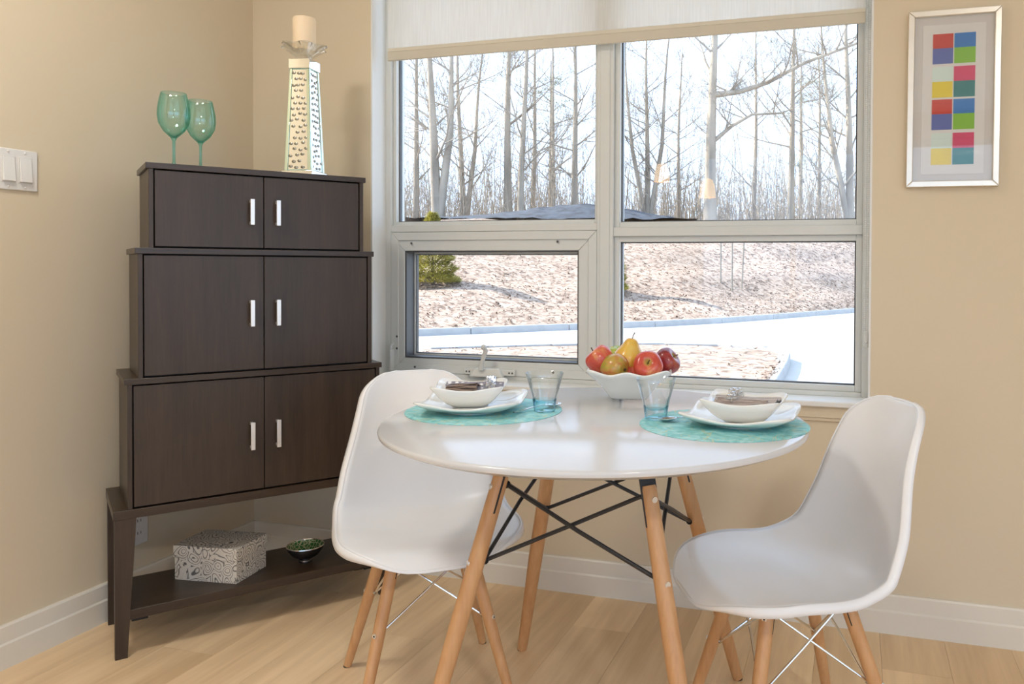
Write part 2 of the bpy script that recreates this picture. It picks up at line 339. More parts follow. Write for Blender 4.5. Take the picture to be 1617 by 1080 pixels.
# ------------------------------------------------------------------ framed print
pic = thing('framed_picture', 'silver framed print of coloured blocks on the right-hand wall', 'picture', (2.5065, 0, 1.610))
pic.rotation_euler = (0, R(0.4), 0)
W2, H2 = .127, .260
MFR = pm('brushed_silver_frame', (.78,.74,.66), .30, metal=.7, var=.03, stretch=(1,1,1), scale=30)
for q in ([(-W2,-H2),(W2,-H2),(W2-.018,-H2+.018),(-W2+.018,-H2+.018)], [(W2,-H2),(W2,H2),(W2-.018,H2-.018),(W2-.018,-H2+.018)], [(W2,H2),(-W2,H2),(-W2+.018,H2-.018),(W2-.018,H2-.018)], [(-W2,H2),(-W2,-H2),(-W2+.018,-H2+.018),(-W2+.018,H2-.018)]):
    b = [(a, -.024, c) for a, c in q]; t = [(a, -.001, c) for a, c in q]
    obj('frame_moulding', MB().add(b+t, [(0,1,2,3),(7,6,5,4),(0,4,5,1),(1,5,6,2),(2,6,7,3),(3,7,4,0)]), MFR, pic, bevel=.002)
obj('mount_board', MB().box(-W2+.015, W2-.015, -.012, -.002, -H2+.015, H2-.015), pm('grey_mount', (.62,.60,.57), .8, var=.01), pic)
obj('print_sheet', MB().box(-.086, .086, -.0135, -.012, -.222, .218), pm('white_print_paper', (.70,.69,.66), .8, var=.01), pic)
RED, BLU, GRN, YEL, CYA, PNK, TEA, VIO = (.55,.045,.03), (.02,.18,.50), (.22,.48,.04), (.75,.60,.03), (.62,.74,.68), (.62,.05,.15), (.02,.20,.20), (.10,.14,.40)
pcache = {}
def flat(name, c):
    if name not in pcache: pcache[name] = pm('print_'+name, c, .6, var=.03)
    return pcache[name]
rows = [(.191,.103,((('red',RED),('violet',VIO)),(('blue',BLU),('green',GRN)))), (.094,.004,((('pale',CYA),('yellow',YEL)),(('pink',PNK),('teal',TEA)))),
        (-.002,-.091,((('red',RED),('violet',VIO)),(('blue',BLU),('green',GRN)))), (-.101,-.194,((('pale',CYA),('yellow',YEL)),(('pink',PNK),('teal',TEA))))]
for (zt, zb, cs) in rows:
    for xa, xb, (ca, cb_) in ((-.058,-.002,cs[0]), (.001,.059,cs[1])):
        zm = zb + (zt-zb)*.52
        a = obj('colour_block', MB().box(xa, xb, -.0142, -.0134, zm, zt), flat(*ca), pic); obj('colour_block', MB().box(xa, xb, -.0142, -.0134, zb, zm), flat(*cb_), pic)
obj('glazing', MB().box(-W2+.017, W2-.017, -.0175, -.0165, -H2+.017, H2-.017), thin_glass('picture_glass', (.98,.98,.98), .03, 0, .5), pic)

# ------------------------------------------------------------------ switch plate and outlet on the left wall
MPLATE = pm('white_plastic_plate', (.74,.72,.68), .3, var=.006)
sw = thing('light_switch', 'white double rocker light switch plate on the left wall', 'switch', (0, -.900, 1.370))
obj('cover_plate', MB().box(.0005, .006, -.058, .058, -.057, .057), MPLATE, sw, bevel=.003)
for y in (-.024, .022):
    obj('rocker_frame', MB().box(.006, .0075, y-.019, y+.019, -.036, .036), pm('rocker_frame', (.66,.64,.60), .35), sw, bevel=.001)
    obj('rocker', MB().hexa([(.0075,y-.016,-.033),(.014,y-.016,-.033),(.014,y+.016,-.033),(.0075,y+.016,-.033)], [(.0075,y-.016,.033),(.009,y-.016,.033),(.009,y+.016,.033),(.0075,y+.016,.033)]), MPLATE, sw, bevel=.001)
    for z in (-.048, .048): obj('screw', MB().sphere((.0058, y, z), .003, 8, 6), MPLATE, sw, smooth=True)
ol = thing('wall_outlet', 'white electrical outlet on the wall behind the cabinet leg', 'outlet', (0, -.520, .255))
obj('cover_plate', MB().box(.0005, .006, -.036, .036, -.057, .057), MPLATE, ol, bevel=.003)
for z in (-.02, .02):
    f_ = obj('socket', MB().box(.006, .0085, -.016, .016, z-.014, z+.014), MPLATE, ol, bevel=.003)
    for y in (-.006, .006): obj('slot', MB().box(.0083, .0088, y-.001, y+.001, z-.002, z+.007), MGAP, f_)

# ------------------------------------------------------------------ tiered cabinet across the corner
CA = .9251; CX, CY = .4964, -.5146
cab = thing('tiered_cabinet', 'dark espresso three-tier cabinet with six doors standing across the corner', 'cabinet', (CX, CY, 0), CA)
def cabw(a, s, z=0): return Vector((CX + a*cos(CA) - s*sin(CA), CY + a*sin(CA) + s*cos(CA), z))
def tier(hs, zt, hb, zb, dep, dw, dz0, dz1, hz0, hz1):
    obj('top_panel', MB().box(-hs, hs, 0, dep, zt-.017, zt), MCABH, cab, bevel=.001)
    tk = hb - dw - .0035
    obj('side_panel', MB().box(-hb, -hb+tk, .003, dep-.004, zb, zt-.017), MCAB, cab, bevel=.0008)
    obj('side_panel', MB().box(hb-tk, hb, .003, dep-.004, zb, zt-.017), MCAB, cab, bevel=.0008)
    obj('back_panel', MB().box(-hb+tk, hb-tk, dep-.012, dep-.006, zb, zt-.017), MCAB, cab)
    obj('shade_backing', MB().box(-hb+tk, hb-tk, .026, .030, zb, zt-.017), MGAP, cab)  # black sheet stands in for the shade seen through the door gaps
    for s in (-1, 1):
        x0, x1 = (-dw, -.0012) if s < 0 else (.0012, dw)
        d = obj('door', MB().box(x0, x1, .004, .020, dz0, dz1), MCAB, cab, bevel=.0008)
        hx = s*.037
        h = obj('handle', MB().box(hx-.006, hx+.006, -.024, -.016, hz0, hz1), MALU, d, bevel=.001); tag(h, 'brushed aluminium bar handle')
        for z in (hz0+.006, hz1-.006): obj('handle_post', MB().box(hx-.004, hx+.004, -.017, .005, z-.004, z+.004), MALU, d)
tier(.312, 1.400, .305, 1.157, .250, .2895, 1.162, 1.379, 1.231, 1.309)
tier(.339, 1.157, .332, .787, .268, .3165, .792, 1.136, .924, 1.004)
tier(.366, .787, .359, .418, .284, .3435, .423, .766, .549, .633)
obj('base_panel', MB().box(-.394, .394, 0, .300, .393, .418), MCABH, cab, bevel=.001)
obj('shelf', MB().box(-.3625, .3625, .004, .282, .105, .133), MCABH, cab, bevel=.001)
for s in (-1, 1):
    a, b, c = s*.391, s*.338, s*.361
    for (y0, y1, m) in ((.001, .024, MCAB), (.272, .295, MCAB)):
        xa, xb, xc = (a, b, c) if s < 0 else (b, a, a)
        bo = [(a,y0,0),(c,y0,0),(c,y1,0),(a,y1,0)]; to = [(a,y0,.393),(b,y0,.393),(b,y1,.393),(a,y1,.393)]
        if s > 0: bo = [bo[1],bo[0],bo[3],bo[2]]; to = [to[1],to[0],to[3],to[2]]
        obj('leg', MB().hexa(bo, to), m, cab, bevel=.0008)
for s in (-1, 1): obj('shelf_bracket', MB().box(s*.33-.02, s*.33+.02, .01, .03, .097, .105), MGAP, cab)

# wine glasses on the cabinet
MTEAL = thin_glass('teal_glass', (.86,.97,.95), .04, 0, .5, dens=(.42,.82,.78))
MTEALD = thin_glass('deep_teal_glass', (.60,.90,.88), .05, 0, .5, dens=(.25,.72,.70))
def wine(name, label, loc, s):
    t = thing(name, label, 'wine glass', loc, 0, 'teal wine glasses on the cabinet')
    outer = [(.004,.088),(.012,.092),(.028,.108),(.040,.130),(.0435,.152),(.0425,.175),(.038,.200),(.0335,.219)]
    inner = [(r-.0012, z) for r, z in outer[::-1][:-1]] + [(.0003,.0925)]
    obj('glass_bowl', MB().lathe([(q*s, z*s) for q, z in outer+[(.0328,.2195)]+inner], 48), MTEAL, t, smooth=True, angle=80)
    obj('stem', MB().lathe([(q*s, z*s) for q, z in [(.0003,.094),(.0095,.091),(.0042,.080),(.0036,.05),(.0042,.016),(.009,.007)]], 24), MTEALD, t, smooth=True, angle=80)
    obj('foot', MB().lathe([(q*s, z*s) for q, z in [(.0003,.007),(.009,.0065),(.026,.0025),(.034,.001),(.034,0),(.0003,0)]], 40), MTEALD, t, smooth=True, angle=60)
wine('wine_glass', 'larger teal wine glass, the left of the pair on the cabinet', cabw(-.227, .120, 1.400), 1.03)
wine('wine_glass', 'slightly shorter teal wine glass, the right of the pair on the cabinet', cabw(-.151, .150, 1.400), .99)

# mirrored obelisk candle holder
tw = thing('candle_holder', 'tall mirrored obelisk candle holder with a crystal dish on the cabinet', 'candle holder', cabw(.150, .120, 1.400), R(11))
MMIR = pm('mirror', (.86,.88,.86), .04, metal=1, var=.01)
MMIRG = pm('green_tinted_mirror', (.66,.82,.74), .06, metal=1, var=.02)
MGEDGE = pm('green_glass_edge', (.42,.62,.52), .2, var=.05)
MGEM = pm('gem_silver', (.38,.36,.30), .12, metal=.9, var=.2, scale=80)
obj('base_plate', MB().box(-.052, .052, -.052, .052, 0, .018), MMIR, tw, bevel=.002)
zb_, zt_, hb_, ht_ = .018, .350, .0455, .0325
body = obj('body_core', MB().hexa([(-hb_+.003,-hb_+.003,zb_),(hb_-.003,-hb_+.003,zb_),(hb_-.003,hb_-.003,zb_),(-hb_+.003,hb_-.003,zb_)], [(-ht_+.003,-ht_+.003,zt_),(ht_-.003,-ht_+.003,zt_),(ht_-.003,ht_-.003,zt_),(-ht_+.003,ht_-.003,zt_)]), MGEDGE, tw)
for k in range(4):
    rot = Matrix.Rotation(k*PI/2, 4, 'Z')
    def fp(u, v, d=0):   # u -1..1 across, v 0..1 up
        h = hb_ + (ht_-hb_)*v; return Vector((u*h, -h-d, zb_+(zt_-zb_)*v))
    def strip(u0, u1, v0, v1, d0, d1):
        b = [fp(u0,v0,d0), fp(u1,v0,d0), fp(u1,v1,d0), fp(u0,v1,d0)]; t = [fp(u0,v0,d1), fp(u1,v0,d1), fp(u1,v1,d1), fp(u0,v1,d1)]
        return MB().add(b+t, [(3,2,1,0),(4,5,6,7),(0,1,5,4),(1,2,6,5),(2,3,7,6),(3,0,4,7)]).xf(rot)
    obj('mirror_panel', strip(-.72, .72, .01, .99, -.003, -.0015), MMIR, tw)
    for u0, u1 in ((-.985, -.74), (.74, .985)): obj('mirror_border', strip(u0, u1, 0, 1, -.003, .001), MMIRG, tw, bevel=.0008)
    gem = MB(); rg = random.Random(k)
    for i in range(17):
        v = .035 + i*.057
        for j, u in enumerate((-.5, -.02, .47)):
            uu = u + (.13 if i % 2 else -.1) + rg.uniform(-.08,.08)
            if abs(uu) > .66: continue
            c = fp(uu, min(.985, v + rg.uniform(-.012,.012)), -.0012)
            g = MB().sphere((0,0,0), 1, 8, 4).xf(Matrix.Translation(c) @ Matrix.Diagonal((.0074,.0030,.0050,1))); gem.add(g.v, g.f)
    g = obj('inset_gems', gem.xf(rot), MGEM, tw, smooth=True); g['kind'] = 'stuff'
obj('cap', MB().box(-.036, .036, -.036, .036, .350, .382), MMIR, tw, bevel=.0015)
dish = MB()
def star(r, z, k0): return [(r*(1+k0*cos(6*2*PI*k/48))*cos(2*PI*k/48), r*(1+k0*cos(6*2*PI*k/48))*sin(2*PI*k/48), z) for k in range(48)]
dish.grid([star(.001,.382,0), star(.022,.382,0), star(.025,.392,.02), star(.050,.412,.08), star(.068,.426,.16), star(.066,.431,.16), star(.046,.420,.08), star(.038,.414,0), star(.001,.414,0)], close=True)
tag(obj('crystal_dish', dish, thin_glass('crystal_dish_glass', (.96,.97,.97), .14, .02, .95), tw), 'clear star-shaped crystal dish')
cn = thing('pillar_candle', 'cream pillar candle standing in the crystal dish', 'candle', cabw(.150, .120, 1.8145))
MWAX = pm('cream_wax', (.84,.68,.48), .55, var=.03, scale=12); MWAX.node_tree.nodes['Principled BSDF'].inputs['Subsurface Weight'].default_value = .25; MWAX.node_tree.nodes['Principled BSDF'].inputs['Subsurface Radius'].default_value = (.02,.012,.008)
obj('wax_body', MB().lathe([(.0005,0),(.034,0),(.036,.004),(.036,.102),(.034,.107),(.026,.106),(.0005,.103)], 48), MWAX, cn, smooth=True)
obj('wick', MB().tube([(0,0,.103),(.001,0,.110),(.003,0,.114)], .0012, 6), MRUB, cn)

# paisley box and green dish on the shelf
def paisley():
    m, t, N, L, b = nt('paisley_paper')
    tc = N.new('ShaderNodeTexCoord')
    ns = N.new('ShaderNodeTexNoise'); ns.inputs['Scale'].default_value = 14; ns.inputs['Detail'].default_value = 1; L.new(tc.outputs['Object'], ns.inputs[0])
    mx = N.new('ShaderNodeMix'); mx.data_type = 'RGBA'; mx.blend_type = 'ADD'; mx.inputs[0].default_value = .055; L.new(tc.outputs['Object'], mx.inputs[6]); L.new(ns.outputs['Color'], mx.inputs[7])
    vo = N.new('ShaderNodeTexVoronoi'); vo.inputs['Scale'].default_value = 27; L.new(mx.outputs[2], vo.inputs[0])
    a = N.new('ShaderNodeMath'); a.operation = 'MULTIPLY'; a.inputs[1].default_value = 34; L.new(vo.outputs['Distance'], a.inputs[0])
    s = N.new('ShaderNodeMath'); s.operation = 'SINE'; L.new(a.outputs[0], s.inputs[0])
    r = ramp(N, [(.60,.56,.49), (.55,.51,.45), (.13,.12,.11)], [.0,.62,.86]); L.new(s.outputs[0], r.inputs[0])
    L.new(r.outputs[0], b.inputs['Base Color']); b.inputs['Roughness'].default_value = .7
    return m
MPAIS = paisley()
bx = thing('storage_box', 'lidded box in grey and ivory paisley paper on the lower shelf', 'box', (.314, -.497, .133), R(7))
obj('box_body', MB().box(-.106, .106, -.074, .074, 0, .082), MPAIS, bx, bevel=.001)
obj('box_lid', MB().box(-.109, .109, -.077, .077, .070, .108), MPAIS, bx, bevel=.0015)
def greendish():
    m, t, N, L, b = nt('green_leaf_enamel')
    tc = N.new('ShaderNodeTexCoord'); wv = N.new('ShaderNodeTexVoronoi'); wv.feature = 'DISTANCE_TO_EDGE'; wv.inputs['Scale'].default_value = 95; L.new(tc.outputs['Object'], wv.inputs[0])
    r = ramp(N, [(.62,.55,.32), (.03,.13,.035), (.02,.10,.03)], [.0,.09,1]); L.new(wv.outputs['Distance'], r.inputs[0]); L.new(r.outputs[0], b.inputs['Base Color']); b.inputs['Roughness'].default_value = .2
    return m
gd = thing('trinket_dish', 'small green and gold enamel dish beside the paisley box', 'dish', cabw(.147, .105, .133))
obj('outer_shell', MB().lathe([(.0005,0),(.020,0),(.021,.006),(.018,.009),(.040,.022),(.054,.040),(.0585,.053),(.0575,.054)], 48), pm('dark_pewter', (.10,.095,.09), .25, metal=.85, var=.1), gd, smooth=True, angle=60)
obj('inner_glaze', MB().lathe([(.0573,.0535),(.052,.041),(.038,.025),(.018,.014),(.0005,.012)], 48), greendish(), gd, smooth=True)
obj('rim', MB().lathe([(.0560,.0535),(.0570,.0555),(.0585,.0555),(.0590,.0530),(.0575,.0520),(.0560,.0535)], 48), MSTEEL, gd, smooth=True)

# ------------------------------------------------------------------ table
TX, TY, TZ = 1.6404, -.7318, .745
tb = thing('dining_table', 'round white dining table on splayed beech legs', 'table', (TX, TY, 0))
obj('table_top', MB().lathe([(.0005,TZ),(.494,TZ),(.4985,TZ-.002),(.500,TZ-.006),(.4985,TZ-.012),(.480,TZ-.021),(.0005,TZ-.021)], 160), MTABLE, tb, smooth=True, angle=50)
def legline(a, z): r = .44 - .22/.7*z; return Vector((r*cos(a), r*sin(a), z))
ANG = [R(136.8 + 90*k) for k in range(4)]
def tapered(pts, rad, n=20): return MB().tube(pts, rad, n)
for a in ANG:
    b, t = legline(a, 0.0), legline(a, .640)
    lg = obj('leg', tapered([b+Vector((0,0,.004)), legline(a,.02), legline(a,.30), legline(a,.56), legline(a,.632), t], [.0135,.0145,.0195,.0185,.0175,.0155]), MBEECH, tb, smooth=True)
    obj('foot_pad', MB().tube([b, b+Vector((0,0,.005))], .0125, 16), MRUB, lg)
    d = Vector((cos(a), sin(a), 0)); n = Vector((-sin(a), cos(a), 0))
    # steel strap let into the slotted leg top, screwed to the table's underside
    s0, s1 = legline(a, .560), legline(a, .724)
    for_b = []
    strap = MB().add([s0-n*.0195-d*.002, s0+n*.0195-d*.002, s0+n*.0195+d*.002, s0-n*.0195+d*.002, s1-n*.0195-d*.002, s1+n*.0195-d*.002, s1+n*.0195+d*.002, s1-n*.0195+d*.002], [(3,2,1,0),(4,5,6,7),(0,1,5,4),(1,2,6,5),(2,3,7,6),(3,0,4,7)])
    strap.box(s1.x-.025, s1.x+.025, s1.y-.025, s1.y+.025, .719, .724)
    obj('steel_bracket', strap, MBLACKM, tb)
    for z in (.616, .453):
        c = legline(a, z); rr = .019
        for q, s in ((d, 1), (d, -1)):
            e = c + q*s*(rr+.0015)
            obj('bolt', MB().tube([c+q*s*(rr-.004), e], .0065, 14).tube([e-q*s*.0005, e+q*s*.0003], .003, 6), MALU if s > 0 else MBLACKM, lg)
for k in range(4):
    a, b = ANG[k], ANG[(k+1) % 4]
    for (z0, z1, off) in ((.616, .453, .006), (.453, .616, -.006)):
        p, q = legline(a, z0), legline(b, z1); d = (q-p).normalized()
        cen = Vector((0,0,(z0+z1)/2)); mid = (p+q)/2; o = Vector((mid.x, mid.y, 0)).normalized()*off
        inw = lambda v: v - Vector((v.x, v.y, 0)).normalized()*.020
        st = obj('brace_rod', MB().tube([inw(p), inw(p)+d*.014+o*.4, mid*.94+Vector((0,0,mid.z*.06))+o, inw(q)-d*.014+o*.4, inw(q)], .0048, 10), MBLACKM, tb, smooth=True)
        for v in (inw(p), inw(q)): obj('rod_clamp', MB().sphere(v, .009, 10, 6), MBLACKM, st, smooth=True)

# ------------------------------------------------------------------ shell chairs
K = [0,.08,.25,.45,.58,.70,.85,1.]
SY = [.251,.216,.096,-.064,-.152,-.195,-.232,-.272]; SZ = [.408,.4335,.428,.411,.443,.531,.672,.801]
SW = [.192,.201,.223,.219,.211,.194,.155,.127]; SL = [-.002,.001,.024,.046,.057,.053,.049,.033]
def spl(x, xp, yp):
    n = len(xp); m = []
    for i in range(n):
        if i == 0: m.append((yp[1]-yp[0])/(xp[1]-xp[0]))
        elif i == n-1: m.append((yp[-1]-yp[-2])/(xp[-1]-xp[-2]))
        else:
            h0, h1 = xp[i]-xp[i-1], xp[i+1]-xp[i]; m.append((h0*h0*(yp[i+1]-yp[i]) + h1*h1*(yp[i]-yp[i-1]))/(h0*h1*(h0+h1)))
    i = 0
    while i < n-2 and x > xp[i+1]: i += 1
    h = xp[i+1]-xp[i]; t = (x-xp[i])/h
    return (2*t**3-3*t*t+1)*yp[i]+(t**3-2*t*t+t)*h*m[i]+(3*t*t-2*t**3)*yp[i+1]+(t**3-t*t)*h*m[i+1]
def shell_rows(nu=33, nv=72):
    RF, RT = .150, .080; V = [.5-.5*cos(PI*i/(nv-1)) for i in range(nv)]
    # even steps with a tighter spacing at both ends so the rounded corners stay smooth
    V = [.55*i/(nv-1)+.45*v for i, v in enumerate(V)]
    c = [(spl(v,K,SY), spl(v,K,SZ)) for v in V]; s = [0]
    for i in range(1, nv): s.append(s[-1]+math.hypot(c[i][0]-c[i-1][0], c[i][1]-c[i-1][1]))
    rows = []
    for i, v in enumerate(V):
        a, b = c[max(i-1,0)], c[min(i+1,nv-1)]; ty, tz = b[0]-a[0], b[1]-a[1]; l = math.hypot(ty,tz); ny, nz = tz/l, -ty/l
        wm, lf = spl(v,K,SW), spl(v,K,SL); ww = wm
        if s[i] < RF: ww -= RF-math.sqrt(max(0, RF*RF-(RF-s[i])**2))
        e = s[-1]-s[i]
        if e < RT: ww -= RT-math.sqrt(max(0, RT*RT-(RT-e)**2))
        row = []
        for k in range(nu):
            q = -1+2*k/(nu-1); X = ww*q; A = lf*abs(X/wm)**2.6; row.append((X, c[i][0]+ny*A, c[i][1]+nz*A))
        rows.append(row)
    return rows
ROWS = shell_rows()
def make_chair(label, loc, heading):
    # local +Y is the sitter's forward direction, X the sitter's right
    t = thing('shell_chair', label, 'chair', loc, heading-PI/2, 'white shell chairs at the table')
    sh = obj('seat_shell', MB().grid(ROWS), MSHELL, t, smooth=True, angle=None, solid=.007)
    # rim turned outwards and down round the whole shell
    nr, nc = len(ROWS), len(ROWS[0]); idx = [(0,k) for k in range(nc)] + [(a,nc-1) for a in range(1,nr)] + [(nr-1,k) for k in range(nc-2,-1,-1)] + [(a,0) for a in range(nr-2,0,-1)]
    P_ = [Vector(ROWS[a][b]) for a, b in idx]; cen = [Vector(ROWS[min(max(a,3),nr-4)][min(max(b,4),nc-5)]) for a, b in idx]; strip = [[], [], [], [], []]
    for q, ((a, b), p) in enumerate(zip(idx, P_)):
        tg = (P_[(q+1) % len(P_)]-P_[q-1]).normalized(); inn = (cen[q]-p); inn = (inn-tg*inn.dot(tg)).normalized(); nn = tg.cross(inn)
        if nn.dot(Vector((0, .8, 1))) < 0: nn = -nn
        v = a/(nr-1); hf = .006 + .015*min(1, max(0, (v-.05)/.15)) - .006*max(0, (v-.8)/.2)
        for m_, (o_, d_) in enumerate(((0, 0), (.0030, -.0008), (.0052, -.0040), (.0060, -.55*hf), (.0055, -hf))): strip[m_].append(p - inn*o_ + nn*d_)
    obj('turned_rim', MB().grid(strip, close=True), MSHELL, sh, smooth=True, angle=None, solid=.003)
    ZT = .400
    T = {'f':(.090,.091), 'b':(.090,-.084)}; B = {'f':(.187,.186), 'b':(.189,-.199)}
    def ln(k, s, z):
        u = 1 - z/ZT; return Vector((s*(T[k][0]+(B[k][0]-T[k][0])*u), T[k][1]+(B[k][1]-T[k][1])*u, z))
    corners = [('f',-1),('f',1),('b',1),('b',-1)]
    for k, s in corners:
        lg = obj('leg', MB().tube([ln(k,s,.004), ln(k,s,.02), ln(k,s,.2), ln(k,s,.36), ln(k,s,.396)], [.0105,.0115,.0150,.0160,.0150], 18), MBEECH, t, smooth=True)
        obj('foot_pad', MB().tube([ln(k,s,0), ln(k,s,.006)], .0105, 14), MRUB, lg)
        d = Vector((ln(k,s,0).x, ln(k,s,0).y, 0)).normalized()
        for z in (.375, .225):
            c = ln(k,s,z); obj('bolt', MB().tube([c+d*.012, c+d*.0175], .0055, 14), MALU, lg); obj('bolt_socket', MB().tube([c+d*.0174, c+d*.0179], .0024, 6), MRUB, lg)
        nrm = Vector((-d.y, d.x, 0)); a, b = ln(k,s,.345), ln(k,s,.402)
        obj('leg_slot', MB().add([a-nrm*.0165-d*.0012, a+nrm*.0165-d*.0012, a+nrm*.0165+d*.0012, a-nrm*.0165+d*.0012, b-nrm*.0165-d*.0012, b+nrm*.0165-d*.0012, b+nrm*.0165+d*.0012, b-nrm*.0165+d*.0012], [(3,2,1,0),(4,5,6,7),(0,1,5,4),(1,2,6,5),(2,3,7,6),(3,0,4,7)]), MBLACKM, lg)
    for i in range(4):
        (k0,s0), (k1,s1) = corners[i], corners[(i+1) % 4]
        for z0, z1, o in ((.378,.225,.003), (.225,.378,-.003)):
            p, q = ln(k0,s0,z0), ln(k1,s1,z1)
            iw = lambda v: v - Vector((v.x, v.y, 0)).normalized()*.016
            m = (p+q)/2; e = Vector((m.x,m.y,0)).normalized()*o
            wr_ = obj('wire_brace', MB().tube([iw(p), (iw(p)+iw(q))/2+e, iw(q)], .0028, 8), MCHROME, t, smooth=True)
            obj('wire_end', MB().sphere(iw(p), .0055, 8, 6), MCHROME, wr_, smooth=True); obj('wire_end', MB().sphere(iw(q), .0055, 8, 6), MCHROME, wr_, smooth=True)
    fr = MB()
    for k, s in corners:
        e = ln(k,s,.398); fr.tube([e, Vector((e.x*.55, e.y*.55, .402))], .004, 8)
    obj('underseat_frame', fr, MBLACKM, t, smooth=True)
    return t
make_chair('white shell chair on beech legs between the cabinet and the table', (1.168, -.6993, 0), -.900)
make_chair('white shell chair on beech legs at the right of the table, below the picture', (2.1015, -.727, 0), -2.6245)

# ------------------------------------------------------------------ place settings
def mat_mat():
    m, t, N, L, b = nt('turquoise_woven_fibre')
    tc = N.new('ShaderNodeTexCoord')
    n1 = N.new('ShaderNodeTexNoise'); n1.inputs['Scale'].default_value = 16; n1.inputs['Detail'].default_value = 6; n1.inputs['Distortion'].default_value = 2.5; L.new(tc.outputs['Object'], n1.inputs[0])
    r = ramp(N, [(.16,.47,.48), (.26,.61,.62), (.46,.76,.76)], [.3,.5,.72]); L.new(n1.outputs[0], r.inputs[0])
    n2 = N.new('ShaderNodeTexNoise'); n2.inputs['Scale'].default_value = 7; n2.inputs['Detail'].default_value = 2; n2.inputs['Distortion'].default_value = 3; L.new(tc.outputs['Object'], n2.inputs[0])
    r2_ = ramp(N, [(0,0,0), (1,1,1), (0,0,0)], [.485,.50,.515]); L.new(n2.outputs[0], r2_.inputs[0])
    mx = N.new('ShaderNodeMix'); mx.data_type = 'RGBA'; L.new(r2_.outputs[0], mx.inputs[0]); L.new(r.outputs[0], mx.inputs[6]); mx.inputs[7].default_value = (.60,.60,.36,1)
    L.new(mx.outputs[2], b.inputs['Base Color']); b.inputs['Roughness'].default_value = .6
    bp = N.new('ShaderNodeBump'); bp.inputs['Strength'].default_value = .5; bp.inputs['Distance'].default_value = .001; L.new(n1.outputs[0], bp.inputs['Height']); L.new(bp.outputs[0], b.inputs['Normal'])
    return m
MMAT = mat_mat()
def mat_(label, x, y, rz):
    o = obj('placemat', MB().lathe([(.0005,.0016),(.193,.0016),(.195,.001),(.195,0),(.0005,0)], 96), MMAT, smooth=True, angle=40, loc=(x,y,TZ+.0002), rot=(0,0,rz))
    tag(o, label, 'placemat', 'round turquoise placemats')
mat_('round turquoise placemat at the cabinet side of the table', 1.3413, -.7190, .3); mat_('round turquoise placemat at the picture side of the table', 1.9469, -.7122, 2.1)
MZ = TZ + .002
def sq(theta, n): return (abs(cos(theta))**n + abs(sin(theta))**n)**(-1/n)
def square_dish(a, prof, n0, n1, lift, conc, N_=96):
    """prof: list of (fraction of half-side, height); the outline goes from a soft to a sharper square and the corners lift and reach out"""
    rows = []
    for (q, z) in prof:
        row = []
        for k in range(N_):
            th = 2*PI*k/N_; n = n0+(n1-n0)*q; rho = sq(th, n); cn_ = abs(sin(2*th))**3
            rr = a*q*rho*(1 - conc*q*(1-cn_)) ; row.append((rr*cos(th), rr*sin(th), z + lift*cn_*q**4))
        rows.append(row)
    return MB().grid(rows, close=True)
def plate(label, x, y, rz):
    t = thing('dinner_plate', label, 'plate', (x, y, MZ), rz, 'white square plates')
    o = obj('plate_surface', square_dish(.128, [(.005,.0045),(.3,.0045),(.60,.005),(.68,.0065),(.80,.0105),(.92,.0155),(1.0,.0195)], 2.6, 6.5, .014, .035), MPORC, t, smooth=True, angle=None, solid=.0042)
    obj('foot_ring', MB().lathe([(.060,.003),(.064,0),(.068,0),(.071,.003)], 64), MPORC, t, smooth=True)
def bowl(label, x, y, rz):
    t = thing('soup_bowl', label, 'bowl', (x, y, MZ+.0072), rz, 'white square bowls')
    obj('bowl_surface', square_dish(.092, [(.005,.004),(.30,.004),(.46,.006),(.60,.013),(.75,.024),(.88,.037),(1.0,.050)], 2.3, 6.0, .009, .06), MPORC, t, smooth=True, angle=None, solid=.004)
    obj('foot_ring', MB().lathe([(.036,.003),(.038,-.0025),(.042,-.0025),(.045,.003)], 48), MPORC, t, smooth=True)
plate('square white plate on the placemat nearest the cabinet', 1.318, -.735, R(15)); plate('square white plate on the placemat nearest the picture', 1.985, -.700, R(-4))
bowl('square white bowl holding the dotted and brown napkin', 1.307, -.730, R(20)); bowl('square white bowl holding the striped grey napkin', 1.995, -.722, R(-4))
# napkins
def cloth(w_, l_, h, seed, folds, edge):
    rg = random.Random(seed); ph = [rg.uniform(0,6) for _ in range(4)]; rows = []; nx, ny = 44, 28
    for i in range(ny):
        v = -1+2*i/(ny-1); row = []
        for j in range(nx):
            u = -1+2*j/(nx-1)
            z = h*(1-abs(v)**2.5)*(.75+.25*(1-u*u)) + .0022*sin(folds*v+ph[0]+1.3*u) + .0014*sin(2.1*folds*v+ph[1]-2*u)
            row.append((l_*u*(1+.04*sin(3*v+ph[2])), w_*v*(1+edge*u), z + .004*u*u))
        rows.append(row)
    return MB().grid(rows)
def dots():
    m, t, N, L, b = nt('grey_dotted_cotton'); tc = N.new('ShaderNodeTexCoord')
    mp = N.new('ShaderNodeMapping'); mp.inputs['Scale'].default_value = (1,1,.01); L.new(tc.outputs['Object'], mp.inputs[0])
    vo = N.new('ShaderNodeTexVoronoi'); vo.inputs['Scale'].default_value = 62; vo.inputs['Randomness'].default_value = .25; L.new(mp.outputs[0], vo.inputs[0])
    r = ramp(N, [(.80,.80,.82), (.25,.25,.30)], [.26,.32]); L.new(vo.outputs['Distance'], r.inputs[0]); L.new(r.outputs[0], b.inputs['Base Color']); b.inputs['Roughness'].default_value = .85
    return m
